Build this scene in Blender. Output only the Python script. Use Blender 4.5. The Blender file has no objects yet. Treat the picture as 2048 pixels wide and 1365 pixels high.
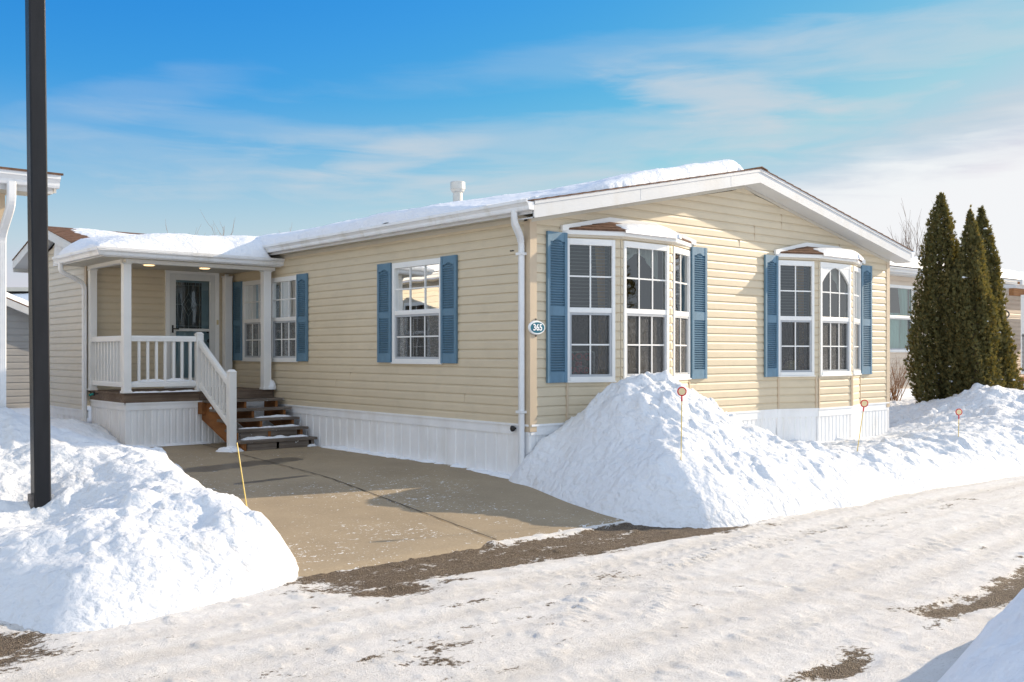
import bpy, math, random
import numpy as np
from mathutils import Vector, Matrix
R = math.radians
random.seed(7)
rng = np.random.default_rng(11)
sc = bpy.context.scene
col = sc.collection

# ------------------------------------------------------------------ mesh kit
WORLD = {}
class Frame:
    """a vertical plane: s runs along it, t stands out of it, z is up"""
    def __init__(s, o, u, n): s.o = o; s.u = u; s.n = n
    def p(s, a, t, z): return (s.o[0]+s.u[0]*a+s.n[0]*t, s.o[1]+s.u[1]*a+s.n[1]*t, z)
def span(p, q):
    dx, dy = q[0]-p[0], q[1]-p[1]; L = math.hypot(dx, dy)
    return Frame(p, (dx/L, dy/L), (dy/L, -dx/L)), L
class MB:
    def __init__(s): s.v = []; s.f = []
    def poly(s, pts):
        k = len(s.v); s.v += [tuple(p) for p in pts]; s.f.append(tuple(range(k, k+len(pts)))); return s
    def hexa(s, b, t):
        k = len(s.v); s.v += [tuple(p) for p in b]+[tuple(p) for p in t]; n = len(b)
        s.f.append(tuple(k+i for i in range(n))[::-1]); s.f.append(tuple(k+n+i for i in range(n)))
        for i in range(n):
            j = (i+1) % n; s.f.append((k+i, k+j, k+n+j, k+n+i))
        return s
    def box(s, x0, x1, y0, y1, z0, z1):
        return s.hexa([(x0,y0,z0),(x1,y0,z0),(x1,y1,z0),(x0,y1,z0)], [(x0,y0,z1),(x1,y0,z1),(x1,y1,z1),(x0,y1,z1)])
    def fbox(s, F, a0, a1, t0, t1, z0, z1):
        q = [(a0,t0),(a1,t0),(a1,t1),(a0,t1)]
        return s.hexa([F.p(a,t,z0) for a,t in q], [F.p(a,t,z1) for a,t in q])
    def prism(s, pts, off):
        return s.hexa(pts, [(p[0]+off[0], p[1]+off[1], p[2]+off[2]) for p in pts])
    def tube(s, path, r, n=8, cap=True):
        path = [Vector(p) for p in path]; rr = r if isinstance(r, (list, tuple)) else [r]*len(path)
        k = len(s.v); up = None
        for i, p in enumerate(path):
            d = (path[min(i+1, len(path)-1)]-path[max(i-1, 0)]).normalized()
            if up is None: up = Vector((0,0,1)) if abs(d.z) < .9 else Vector((1,0,0))
            a = d.cross(up).normalized(); b = a.cross(d).normalized(); up = b
            for j in range(n):
                t = 2*math.pi*j/n; s.v.append(tuple(p+(a*math.cos(t)+b*math.sin(t))*rr[i]))
        for i in range(len(path)-1):
            for j in range(n):
                q = (j+1) % n; s.f.append((k+i*n+j, k+i*n+q, k+(i+1)*n+q, k+(i+1)*n+j))
        if cap:
            s.f.append(tuple(k+j for j in range(n))[::-1]); e = k+(len(path)-1)*n; s.f.append(tuple(e+j for j in range(n)))
        return s
    def sweep(s, path, w, h, side, rad=.012):
        """rounded-rectangle pipe along a path; side = direction of width"""
        path = [Vector(p) for p in path]; k = len(s.v); side = Vector(side).normalized()
        prof = [(-w/2+rad,-h/2),(w/2-rad,-h/2),(w/2,-h/2+rad),(w/2,h/2-rad),(w/2-rad,h/2),(-w/2+rad,h/2),(-w/2,h/2-rad),(-w/2,-h/2+rad)]; n = 8
        for i, p in enumerate(path):
            d = (path[min(i+1, len(path)-1)]-path[max(i-1, 0)]).normalized()
            a = (side-d*side.dot(d)).normalized(); b = d.cross(a).normalized()
            for x, y in prof: s.v.append(tuple(p+a*x+b*y))
        for i in range(len(path)-1):
            for j in range(n):
                q = (j+1) % n; s.f.append((k+i*n+j, k+i*n+q, k+(i+1)*n+q, k+(i+1)*n+j))
        s.f.append(tuple(k+j for j in range(n))[::-1]); e = k+(len(path)-1)*n; s.f.append(tuple(e+j for j in range(n)))
        return s
    def build(s, name, m, parent=None, smooth=False, bevel=0, loc=None):
        o = Vector(loc) if loc is not None else Vector((0,0,0))
        if parent is not None and loc is None: o = WORLD.get(parent.name, Vector((0,0,0)))
        me = bpy.data.meshes.new(name)
        me.from_pydata([(x-o.x, y-o.y, z-o.z) for x, y, z in s.v], [], s.f); me.update()
        ob = bpy.data.objects.new(name, me); col.objects.link(ob)
        if m: me.materials.append(m)
        if smooth: me.polygons.foreach_set('use_smooth', [True]*len(me.polygons))
        WORLD[ob.name] = o.copy()
        if parent is not None:
            ob.parent = parent
            ob.location = o-WORLD.get(parent.name, Vector((0,0,0)))
        elif loc is not None: ob.location = o
        if bevel:
            b = ob.modifiers.new('bevel', 'BEVEL'); b.width = bevel; b.segments = 2; b.limit_method = 'ANGLE'
        return ob
def npmesh(name, V, F, m, parent=None, smooth=True, loc=None):
    me = bpy.data.meshes.new(name)
    o = np.array(loc if loc is not None else (0,0,0), float)
    if parent is not None and loc is None: o = np.array(WORLD.get(parent.name, Vector((0,0,0))))
    V = np.asarray(V, np.float32)-o.astype(np.float32); F = np.asarray(F, np.int32); n = F.shape[1]
    me.vertices.add(len(V)); me.vertices.foreach_set('co', V.ravel())
    me.loops.add(F.size); me.loops.foreach_set('vertex_index', F.ravel())
    me.polygons.add(len(F)); me.polygons.foreach_set('loop_start', np.arange(0, F.size, n, dtype=np.int32))
    me.update(calc_edges=True); me.validate()
    me.polygons.foreach_set('use_smooth', np.full(len(me.polygons), smooth))
    if m: me.materials.append(m)
    ob = bpy.data.objects.new(name, me); col.objects.link(ob)
    WORLD[ob.name] = Vector(o)
    if parent is not None: ob.parent = parent
    elif loc is not None: ob.location = o
    return ob
def tag(o, label=None, cat=None, group=None, kind=None):
    if label: o['label'] = label
    if cat: o['category'] = cat
    if group: o['group'] = group
    if kind: o['kind'] = kind
    return o
def thing(name, loc, label, cat, group=None):
    o = bpy.data.objects.new(name, None); col.objects.link(o); o.location = loc; o.empty_display_size = .2
    WORLD[o.name] = Vector(loc)
    return tag(o, label, cat, group)

# ------------------------------------------------------------------ noise and height fields
_perm = rng.permutation(4096)
def _h(ix, iy): return _perm[(_perm[ix & 4095]+iy) & 4095]/4095.0
def vnoise(x, y):
    ix = np.floor(x).astype(int); iy = np.floor(y).astype(int); fx = x-ix; fy = y-iy
    u = fx*fx*fx*(fx*(fx*6-15)+10); v = fy*fy*fy*(fy*(fy*6-15)+10)
    a = _h(ix, iy); b = _h(ix+1, iy); c = _h(ix, iy+1); d = _h(ix+1, iy+1)
    return (a+(b-a)*u+(c-a)*v+(a-b-c+d)*u*v)*2-1
def fbm(x, y, f=1.0, o=5, g=.5):
    r = np.zeros_like(x); a = 1.0; n = 0
    for i in range(o):
        c, s = math.cos(i*.7+.3), math.sin(i*.7+.3)
        r += a*vnoise((x*c-y*s)*f+17.3*i, (x*s+y*c)*f-9.1*i); n += a; a *= g; f *= 2.03
    return r/n
def billow(x, y, f, o=3):
    r = np.zeros_like(x); a = 1.; n = 0
    for i in range(o):
        c, s = math.cos(i*.9+.2), math.sin(i*.9+.2)
        r += a*(1-np.abs(vnoise((x*c-y*s)*f+7.7*i, (x*s+y*c)*f+3.1*i))*2); n += a; a *= .5; f *= 2.1
    return r/n
def sstep(a, b, x):
    t = np.clip((x-a)/(b-a), 0, 1); return t*t*(3-2*t)
def clods(x, y, cell, dens, seed=0):
    """rounded lumps of snow, one per random cell"""
    gx = np.floor(x/cell).astype(int); gy = np.floor(y/cell).astype(int); r = np.zeros_like(x)
    for i in (-1, 0, 1):
        for j in (-1, 0, 1):
            a, b = gx+i+seed*31, gy+j+seed*57; h1, h2, h3, h4 = _h(a, b), _h(a+911, b+77), _h(a+313, b+1511), _h(a+1999, b+601)
            cx, cy = (gx+i+.15+.7*h1)*cell, (gy+j+.15+.7*h2)*cell; rad = cell*(.22+.42*h3)
            q = 1-((x-cx)**2+((y-cy)*(.8+.5*h4))**2)/rad**2
            r = np.maximum(r, np.where(h4 < dens, np.minimum(np.sqrt(np.maximum(q, 0)), .55+.3*h1)*rad*(.45+.6*h3)*(1+.35*((x-cx)*(h1-.5)+(y-cy)*(h2-.5))/rad), 0))
    return r
def tps(ctrl, lam=0.02):
    P = np.array(ctrl, float); X = P[:, :2]; n = len(P)
    def U(d2): return np.where(d2 > 1e-12, .5*d2*np.log(d2+1e-12), 0)
    d2 = ((X[:, None]-X[None])**2).sum(-1)
    A = np.zeros((n+3, n+3)); A[:n, :n] = U(d2)+lam*np.eye(n); A[:n, n] = 1; A[:n, n+1:] = X; A[n, :n] = 1; A[n+1:, :n] = X.T
    w = np.linalg.solve(A, np.r_[P[:, 2], 0, 0, 0])
    def f(x, y):
        r = w[n]+w[n+1]*x+w[n+2]*y
        for i in range(n): r = r+w[i]*U((x-X[i, 0])**2+(y-X[i, 1])**2)
        return r
    return f
def grid(name, xs, ys, fn, m, attr=None, parent=None, keep=None, loc=None):
    xs = np.asarray(xs); ys = np.asarray(ys); X, Y = np.meshgrid(xs, ys); Z = fn(X, Y)
    V = np.stack([X.ravel(), Y.ravel(), Z.ravel()], 1); nx = len(xs); ny = len(ys)
    i, j = np.meshgrid(np.arange(nx-1), np.arange(ny-1)); a = (j*nx+i).ravel()
    F = np.stack([a, a+1, a+nx+1, a+nx], 1)
    if keep is not None:
        K = keep(X, Y, Z).ravel(); F = F[K[F].any(1)]
        used = np.zeros(len(V), bool); used[F.ravel()] = True
        mp = np.cumsum(used)-1; V = V[used]; F = mp[F]
        vx, vy = X.ravel()[used], Y.ravel()[used]
    else: vx, vy = X.ravel(), Y.ravel()
    ob = npmesh(name, V, F, m, parent, True, loc)
    if attr:
        for nme, g in attr.items():
            at = ob.data.attributes.new(nme, 'FLOAT', 'POINT'); at.data.foreach_set('value', g(vx, vy).astype(np.float32))
    return ob

# ------------------------------------------------------------------ materials
def new_mat(name):
    m = bpy.data.materials.new(name); m.use_nodes = True; nt = m.node_tree; nt.nodes.clear()
    out = nt.nodes.new('ShaderNodeOutputMaterial'); b = nt.nodes.new('ShaderNodeBsdfPrincipled')
    nt.links.new(b.outputs[0], out.inputs[0]); return m, nt, b, out
def N(nt, t, **k):
    n = nt.nodes.new('ShaderNode'+t)
    for a, v in k.items(): setattr(n, a, v)
    return n
def coords(nt, scale=(1,1,1)):
    t = N(nt, 'TexCoord'); mp = N(nt, 'Mapping'); mp.inputs['Scale'].default_value = scale
    nt.links.new(t.outputs['Object'], mp.inputs[0]); return mp.outputs[0]
def noise(nt, vec, scale, detail=5, rough=.55):
    n = N(nt, 'TexNoise'); n.inputs['Scale'].default_value = scale; n.inputs['Detail'].default_value = detail; n.inputs['Roughness'].default_value = rough
    nt.links.new(vec, n.inputs['Vector']); return n.outputs['Fac']
def ramp(nt, fac, stops):
    r = N(nt, 'ValToRGB'); e = r.color_ramp.elements
    while len(e) < len(stops): e.new(.5)
    for i, (p, c) in enumerate(stops): e[i].position = p; e[i].color = (*c, 1) if len(c) == 3 else c
    nt.links.new(fac, r.inputs[0]); return r.outputs[0]
def math_(nt, op, a, b=None, c=None, clamp=False):
    n = N(nt, 'Math', operation=op); n.use_clamp = clamp
    for i, v in enumerate((a, b, c)):
        if v is None: continue
        if isinstance(v, (int, float)): n.inputs[i].default_value = v
        else: nt.links.new(v, n.inputs[i])
    return n.outputs[0]
def mixc(nt, fac, a, b, mode='MIX'):
    n = N(nt, 'Mix', data_type='RGBA', blend_type=mode)
    for i, v in ((0, fac), (6, a), (7, b)):
        if isinstance(v, (int, float)): n.inputs[i].default_value = v
        elif isinstance(v, tuple): n.inputs[i].default_value = (*v[:3], 1)
        else: nt.links.new(v, n.inputs[i])
    return n.outputs[2]
def bump(nt, b, h, strength, dist):
    n = N(nt, 'Bump'); n.inputs['Strength'].default_value = strength; n.inputs['Distance'].default_value = dist
    nt.links.new(h, n.inputs['Height'])
    prev = b.inputs['Normal'].links
    if prev: nt.links.new(prev[0].from_socket, n.inputs['Normal'])
    nt.links.new(n.outputs[0], b.inputs['Normal'])
def mul(c, k): return tuple(min(1, x*k) for x in c)
def mat(name, c, rough=.6, var=.1, scale=(3,3,3), bs=0, bscale=60, spec=.4, metal=0, stain=None):
    m, nt, b, out = new_mat(name); v = coords(nt, scale)
    f = noise(nt, v, 1.7, 6, .6)
    cc = ramp(nt, f, [(.25, mul(c, 1-var)), (.75, mul(c, 1+var))])
    if stain:
        f2 = noise(nt, coords(nt, (1.3,1.3,.5)), 2.3, 7, .68)
        cc = mixc(nt, ramp(nt, f2, [(.5, (0,0,0)), (.75, (1,1,1))]), cc, stain)
    nt.links.new(cc, b.inputs['Base Color'])
    b.inputs['Roughness'].default_value = rough; b.inputs['Specular IOR Level'].default_value = spec; b.inputs['Metallic'].default_value = metal
    if bs: bump(nt, b, noise(nt, coords(nt), bscale, 5, .6), bs, .01)
    return m
M = {}
TAN = (.622, .532, .385)
def siding_mat(name, c, dirt=.12):
    m, nt, b, out = new_mat(name)
    f = noise(nt, coords(nt, (1,1,1)), .9, 5, .6)
    cc = ramp(nt, f, [(.25, mul(c, .94)), (.75, mul(c, 1.05))])
    g = noise(nt, coords(nt, (14,14,220)), 1.0, 3, .6)                  # embossed wood grain, long in the horizontal
    cc = mixc(nt, math_(nt, 'MULTIPLY', ramp(nt, noise(nt, coords(nt, (2,2,5)), 1.6, 7, .7), [(.48, (0,0,0)), (.78, (1,1,1))]), dirt*3), cc, mul(c, .72))
    nt.links.new(cc, b.inputs['Base Color']); b.inputs['Roughness'].default_value = .48; b.inputs['Specular IOR Level'].default_value = .35
    bump(nt, b, g, .12, .004); bump(nt, b, noise(nt, coords(nt, (1,1,.3)), 3.2, 3), .25, .012)
    return m
M['siding'] = siding_mat('tan_vinyl_siding', TAN)
M['siding_pale'] = siding_mat('cream_vinyl_siding', (.64,.59,.50))
M['siding_grey'] = siding_mat('grey_vinyl_siding', (.36,.35,.335))
M['tan_trim'] = mat('tan_trim', (.56,.45,.32), .45, .05, bs=.05)
M['white'] = mat('white_vinyl', (.80,.80,.78), .38, .04, (2,2,2), bs=.04, bscale=30)
M['gutter'] = mat('white_gutter_paint', (.76,.77,.78), .33, .05, (1,1,3), stain=(.6,.58,.53))
M['fascia'] = mat('white_fascia_metal', (.60,.61,.615), .36, .04, (1,1,2), bs=.12, bscale=4, stain=(.57,.56,.53))
M['soffit'] = mat('soffit_vinyl', (.55,.515,.435), .5, .04)
M['shingle'] = mat('brown_shingle', (.15,.085,.055), .9, .45, (9,9,9), bs=.6, bscale=140, spec=.2)
M['shutter'] = mat('blue_shutter_paint', (.105,.20,.28), .5, .1, (6,6,3), bs=.15, bscale=90, stain=(.15,.28,.4))
M['dark'] = mat('black_plastic', (.015,.015,.017), .4, .2)
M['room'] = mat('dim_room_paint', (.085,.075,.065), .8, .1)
M['blind'] = mat('blind_slats', (.26,.25,.235), .6, .06)
M['curtain'] = mat('sheer_curtain', (.50,.51,.47), .8, .12, (9,9,1))
M['ochre'] = mat('ochre_drape', (.50,.28,.09), .8, .15, (9,9,1))
M['screen_frame'] = mat('screen_frame_grey', (.42,.44,.46), .4, .05)
M['wood'] = None
def wood_mat(name, dark, light, axis=(1,30,30), snow=0):
    m, nt, b, out = new_mat(name)
    g = noise(nt, coords(nt, axis), 1.3, 7, .65); k = noise(nt, coords(nt, (1.5,1.5,1.5)), 1.2, 4)
    cc = ramp(nt, g, [(.3, dark), (.7, light)])
    cc = mixc(nt, ramp(nt, k, [(.4, (0,0,0)), (.7, (.6,.6,.6))]), cc, mul(dark, .7))
    if snow:
        s = noise(nt, coords(nt), 7, 8, .75)
        cc = mixc(nt, ramp(nt, s, [(.62-snow, (0,0,0)), (.70-snow, (1,1,1))]), cc, (.8,.82,.85))
    nt.links.new(cc, b.inputs['Base Color']); b.inputs['Roughness'].default_value = .78; b.inputs['Specular IOR Level'].default_value = .25
    bump(nt, b, g, .5, .006); return m
M['deck'] = wood_mat('weathered_deck_wood', (.10,.068,.048), (.27,.205,.155))
M['tread'] = wood_mat('grey_tread_wood', (.10,.08,.065), (.26,.22,.185), (1.5,26,26), .015)
M['orange'] = wood_mat('stained_cedar_wood', (.17,.068,.022), (.35,.15,.05), (20,1.5,9))
M['beam'] = wood_mat('brown_beam_wood', (.24,.11,.045), (.42,.21,.09), (1,20,20))
M['pole'] = mat('black_pole_paint', (.014,.015,.018), .36, .3, (6,6,1), bs=.25, bscale=260, spec=.22)
M['rust'] = mat('worn_bracket_metal', (.11,.095,.085), .55, .4, (20,20,20), bs=.3)
M['teal'] = mat('teal_sign_enamel', (.012,.13,.185), .3, .12, (40,40,40))
M['sign_white'] = mat('sign_white', (.82,.83,.83), .35, .03)
M['digit'] = mat('sign_digit_white', (.88,.88,.88), .4, .02)
M['red'] = mat('red_plastic', (.62,.02,.03), .4, .1)
M['redtext'] = mat('red_sign_ink', (.60,.05,.07), .6, .1)
M['yellow'] = mat('yellow_fibreglass_rod', (.72,.50,.07), .4, .12)
M['cream'] = mat('cream_reflector', (.80,.66,.38), .3, .05)
M['bark'] = mat('bark', (.12,.09,.065), .9, .3, (10,10,3), bs=.6, bscale=40)
M['twig'] = mat('brown_twig', (.27,.14,.065), .85, .25, (8,8,8))
M['twig_pale'] = mat('grey_twig', (.21,.165,.135), .85, .2, (5,5,5))
M['silver'] = mat('galvanised_vent_metal', (.62,.60,.55), .4, .12, (5,5,5), metal=.3)
M['brass'] = mat('dark_handle_metal', (.06,.055,.05), .3, .1, metal=.8)
M['door'] = mat('pale_door_paint', (.66,.67,.65), .4, .04)
M['door_in'] = mat('inner_door_grey', (.42,.50,.53), .45, .05)
M['lead'] = mat('pale_leading', (.42,.44,.44), .35, .05, metal=.3)
M['lattice'] = mat('yellow_lattice', (.62,.45,.17), .6, .08)
M['teal_room'] = mat('seafoam_curtain', (.50,.72,.66), .8, .12, (9,9,1))
M['shovel'] = mat('dark_shovel_plastic', (.05,.06,.07), .5, .2)

def snow_mat(name, grit=0.0, c=(.865,.885,.915), k=0.0):
    m, nt, b, out = new_mat(name); v = coords(nt)
    f = noise(nt, v, 1.4, 6, .6)
    cc = ramp(nt, f, [(.3, mul(c, .965)), (.7, c)])
    if grit:
        d = noise(nt, v, 2.1, 9, .75)
        cc = mixc(nt, math_(nt, 'MULTIPLY', ramp(nt, d, [(.60, (0,0,0)), (.74, (1,1,1))]), grit), cc, (.50,.44,.36))
    nt.links.new(cc, b.inputs['Base Color']); b.inputs['Roughness'].default_value = .55; b.inputs['Specular IOR Level'].default_value = .3
    b.inputs['Subsurface Weight'].default_value = 0
    wv = N(nt, 'VectorMath', operation='ADD'); nt.links.new(v, wv.inputs[0]); ns = N(nt, 'TexNoise'); ns.inputs['Scale'].default_value = 7; ns.inputs['Detail'].default_value = 4; nt.links.new(v, ns.inputs['Vector'])
    sc_ = N(nt, 'VectorMath', operation='SCALE'); sc_.inputs['Scale'].default_value = .10; nt.links.new(ns.outputs['Color'], sc_.inputs[0]); nt.links.new(sc_.outputs[0], wv.inputs[1])
    for vs_, st_, ds_ in ((9, .45*k, .05), (21, .40*k, .025)):
        vo = N(nt, 'TexVoronoi', feature='SMOOTH_F1'); vo.inputs['Scale'].default_value = vs_; vo.inputs['Smoothness'].default_value = .35; nt.links.new(wv.outputs[0], vo.inputs['Vector'])
        if k: bump(nt, b, math_(nt, 'MULTIPLY', vo.outputs['Distance'], -1.0), st_, ds_)
    bump(nt, b, noise(nt, v, 11, 9, .66), .55, .045)
    bump(nt, b, noise(nt, v, 70, 5, .75), .40, .012)
    return m
M['snow'] = snow_mat('clean_snow')
M['snow_plowed'] = snow_mat('plowed_snow', .45, (.765,.78,.80), 1.0)
M['snow_near'] = snow_mat('near_snow', .15, (.85,.865,.89), .55)
M['snow_roof'] = snow_mat('roof_snow', 0, (.80,.815,.84), .45)

def foliage_mat(name, a, b_, d):
    m, nt, b, out = new_mat(name)
    oi = N(nt, 'NewGeometry')
    f = noise(nt, coords(nt), 2.4, 4, .6); r = oi.outputs['Random Per Island']
    cc = mixc(nt, f, a, b_); cc = mixc(nt, ramp(nt, r, [(.72, (0,0,0)), (1, (.8,.8,.8))]), cc, d)
    nt.links.new(cc, b.inputs['Base Color']); b.inputs['Roughness'].default_value = .7; b.inputs['Specular IOR Level'].default_value = .2
    tr = N(nt, 'BsdfTranslucent'); nt.links.new(mixc(nt, 1, cc, (1.3,1.1,.4), 'MULTIPLY'), tr.inputs[0])
    mx = N(nt, 'MixShader'); mx.inputs[0].default_value = .30
    nt.links.new(b.outputs[0], mx.inputs[1]); nt.links.new(tr.outputs[0], mx.inputs[2]); nt.links.new(mx.outputs[0], out.inputs[0])
    return m
M['cedar'] = foliage_mat('cedar_foliage', (.098,.102,.048), (.165,.155,.062), (.26,.19,.065))

def glass_mat(name, tint=(.72,.78,.76), k=1.6, wob=.06):
    m, nt, b, out = new_mat(name); nt.nodes.remove(b)
    tr = N(nt, 'BsdfTransparent'); tr.inputs[0].default_value = (*tint, 1)
    gl = N(nt, 'BsdfGlossy'); gl.inputs['Roughness'].default_value = .012; gl.inputs[0].default_value = (.95,.97,.97,1)
    fr = N(nt, 'Fresnel'); fr.inputs[0].default_value = 1.52
    bm = N(nt, 'Bump'); bm.inputs['Strength'].default_value = wob; bm.inputs['Distance'].default_value = .05
    nt.links.new(noise(nt, coords(nt, (1,1,1)), 2.6, 1), bm.inputs['Height']); nt.links.new(bm.outputs[0], gl.inputs['Normal'])
    mx = N(nt, 'MixShader'); nt.links.new(math_(nt, 'MULTIPLY', fr.outputs[0], k, clamp=True), mx.inputs[0])
    nt.links.new(tr.outputs[0], mx.inputs[1]); nt.links.new(gl.outputs[0], mx.inputs[2]); nt.links.new(mx.outputs[0], out.inputs[0])
    return m
M['glass'] = glass_mat('window_glass', k=2.1, wob=.045); M['glass_side'] = glass_mat('side_window_glass', (.66,.72,.71), k=.80, wob=.018)
M['glass_door'] = glass_mat('door_glass', (.62,.72,.74), 1.8)
def screen_mat():
    m, nt, b, out = new_mat('insect_screen')
    b.inputs['Base Color'].default_value = (.095,.092,.088,1); b.inputs['Roughness'].default_value = .5
    tr = N(nt, 'BsdfTransparent'); mx = N(nt, 'MixShader')
    n1 = noise(nt, coords(nt, (40,40,160)), 1.0, 2); n2 = noise(nt, coords(nt, (160,160,40)), 1.0, 2)
    f = math_(nt, 'MULTIPLY_ADD', math_(nt, 'ADD', n1, n2), 1.5, -1.08, clamp=True)
    nt.links.new(f, mx.inputs[0]); nt.links.new(tr.outputs[0], mx.inputs[1]); nt.links.new(b.outputs[0], mx.inputs[2]); nt.links.new(mx.outputs[0], out.inputs[0])
    return m
M['screen'] = screen_mat()
def emit_mat(name, c, s):
    m, nt, b, out = new_mat(name); b.inputs['Base Color'].default_value = (.8,.75,.65,1)
    b.inputs['Emission Color'].default_value = (*c, 1); b.inputs['Emission Strength'].default_value = s; return m
M['lamp'] = emit_mat('lit_lamp_glass', (1,.66,.30), 1.2)

def ground_mats():
    # packed snow on the road, worn through to brown asphalt where the attribute 'bare' is high
    m, nt, b, out = new_mat('packed_snow_road'); v = coords(nt)
    at = N(nt, 'Attribute', attribute_name='bare'); base = at.outputs['Fac']
    n1 = noise(nt, coords(nt, (1,2.0,1)), 3.0, 12, .70); n2 = noise(nt, v, 30, 6, .75)
    f = math_(nt, 'ADD', math_(nt, 'ADD', base, math_(nt, 'MULTIPLY', math_(nt, 'SUBTRACT', n1, .5), 2.6)), math_(nt, 'MULTIPLY', math_(nt, 'SUBTRACT', n2, .5), 1.3))
    mask = ramp(nt, f, [(.5, (0,0,0)), (.60, (1,1,1))])
    sp = N(nt, 'TexVoronoi'); sp.inputs['Scale'].default_value = 120; nt.links.new(v, sp.inputs['Vector'])
    st = ramp(nt, sp.outputs['Color'], [(.15, (.06,.040,.025)), (.5, (.20,.14,.085)), (.93, (.46,.37,.26))])
    grit = mixc(nt, ramp(nt, noise(nt, v, 6, 8, .7), [(.3, (0,0,0)), (.7, (.8,.8,.8))]), st, (.14,.098,.06))
    big = ramp(nt, noise(nt, coords(nt, (.55,2.4,1)), 1.0, 10, .68), [(.36, (0,0,0)), (.66, (1,1,1))])      # cleaner and dirtier lanes drawn out along the road
    mid = noise(nt, coords(nt, (1,1.8,1)), 4.5, 9, .72)
    sn = mixc(nt, big, (.775,.76,.735), (.70,.67,.635)); sn = mixc(nt, ramp(nt, mid, [(.42, (0,0,0)), (.72, (.75,.75,.75))]), sn, (.63,.60,.56))
    s1 = ramp(nt, noise(nt, coords(nt, (1,1.5,1)), 42, 8, .80), [(.555, (0,0,0)), (.64, (1,1,1))]); s2 = ramp(nt, noise(nt, v, 120, 4, .75), [(.58, (0,0,0)), (.68, (1,1,1))])
    trk = N(nt, 'Attribute', attribute_name='track').outputs['Fac']; tm = math_(nt, 'MULTIPLY', trk, math_(nt, 'MULTIPLY_ADD', noise(nt, coords(nt, (.7,6,1)), 5, 8, .7), 1.6, -.25, clamp=True))
    sn = mixc(nt, tm, sn, (.60,.56,.505))
    dirt = math_(nt, 'MAXIMUM', s1, math_(nt, 'MULTIPLY', s2, .6)); dirt = math_(nt, 'MULTIPLY', dirt, math_(nt, 'MULTIPLY_ADD', math_(nt, 'MAXIMUM', big, tm), .60, .34))
    sn = mixc(nt, dirt, sn, (.40,.345,.28))
    nt.links.new(mixc(nt, mask, sn, grit), b.inputs['Base Color']); b.inputs['Roughness'].default_value = .6; b.inputs['Specular IOR Level'].default_value = .3
    crust = mixc(nt, .55, noise(nt, coords(nt, (1,1.6,1)), 16, 10, .74), noise(nt, v, 70, 6, .75))
    h = mixc(nt, mask, mixc(nt, .35, crust, (1,1,1)), sp.outputs['Distance'])
    bump(nt, b, h, .95, .034); M['road'] = m
    # broom-finished concrete
    m, nt, b, out = new_mat('concrete_slab'); v = coords(nt)
    f = noise(nt, v, 1.1, 8, .62); g = noise(nt, v, 55, 5, .7)
    cc = ramp(nt, f, [(.3, (.25,.19,.115)), (.7, (.375,.29,.18))])
    cc = mixc(nt, .35, cc, ramp(nt, g, [(.3, (.17,.135,.095)), (.7, (.42,.35,.26))]))
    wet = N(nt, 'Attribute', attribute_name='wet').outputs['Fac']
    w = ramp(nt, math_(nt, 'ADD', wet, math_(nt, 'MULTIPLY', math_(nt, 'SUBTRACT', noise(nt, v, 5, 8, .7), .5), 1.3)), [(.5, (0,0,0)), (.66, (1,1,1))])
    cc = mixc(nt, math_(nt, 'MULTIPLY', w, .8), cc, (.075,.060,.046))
    dust = N(nt, 'Attribute', attribute_name='dust').outputs['Fac']
    n3 = noise(nt, coords(nt, (1.5,2.6,1)), 6.5, 9, .74); n4 = noise(nt, v, 34, 4, .7)
    s = math_(nt, 'ADD', dust, math_(nt, 'ADD', math_(nt, 'MULTIPLY', math_(nt, 'SUBTRACT', n3, .5), 1.35), math_(nt, 'MULTIPLY', math_(nt, 'SUBTRACT', n4, .5), 1.5)))
    sm = ramp(nt, s, [(.50, (0,0,0)), (.56, (1,1,1))])
    nt.links.new(mixc(nt, sm, cc, (.80,.80,.80)), b.inputs['Base Color'])
    nt.links.new(math_(nt, 'MULTIPLY_ADD', w, -.35, .75), b.inputs['Roughness']); b.inputs['Specular IOR Level'].default_value = .3
    bump(nt, b, g, .35, .004); bump(nt, b, sm, .5, .012); M['concrete'] = m
ground_mats()

# ------------------------------------------------------------------ camera, sun, sky
PX = 1978.15
CAM = (-7.549, -8.494, 1.5); YAW = 49.4239
cd = bpy.data.cameras.new('camera'); cam = bpy.data.objects.new('camera', cd); col.objects.link(cam)
cam.location = CAM; cam.rotation_euler = (R(90), 0, R(YAW-90))
cd.sensor_width = 36; cd.lens = PX/2048*36; cd.shift_y = 22.9/2048; cd.clip_start = .05; cd.clip_end = 2000
sc.camera = cam
SUN_AZ = -12.5      # compass of the sun measured from +X towards +Y
SUN_EL = 21.0
sd = bpy.data.lights.new('sun', 'SUN'); so = bpy.data.objects.new('sun', sd); col.objects.link(so)
sdir = Vector((math.cos(R(SUN_AZ))*math.cos(R(SUN_EL)), math.sin(R(SUN_AZ))*math.cos(R(SUN_EL)), math.sin(R(SUN_EL))))
so.rotation_euler = (-sdir).to_track_quat('-Z', 'Y').to_euler(); so.location = (20,-5,15)
sd.energy = 4.0; sd.angle = R(.55); sd.color = (1, .83, .61)
w = bpy.data.worlds.new('World'); sc.world = w; w.use_nodes = True; nt = w.node_tree; nt.nodes.clear()
wo = N(nt, 'OutputWorld'); bg = N(nt, 'Background'); nt.links.new(bg.outputs[0], wo.inputs[0]); bg.inputs[1].default_value = .115
sky = N(nt, 'TexSky'); sky.sky_type = 'NISHITA'; sky.sun_disc = False; sky.sun_elevation = R(SUN_EL); sky.sun_rotation = R(90-SUN_AZ)
sky.air_density = 1.0; sky.dust_density = .35; sky.ozone_density = 2.0
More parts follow.
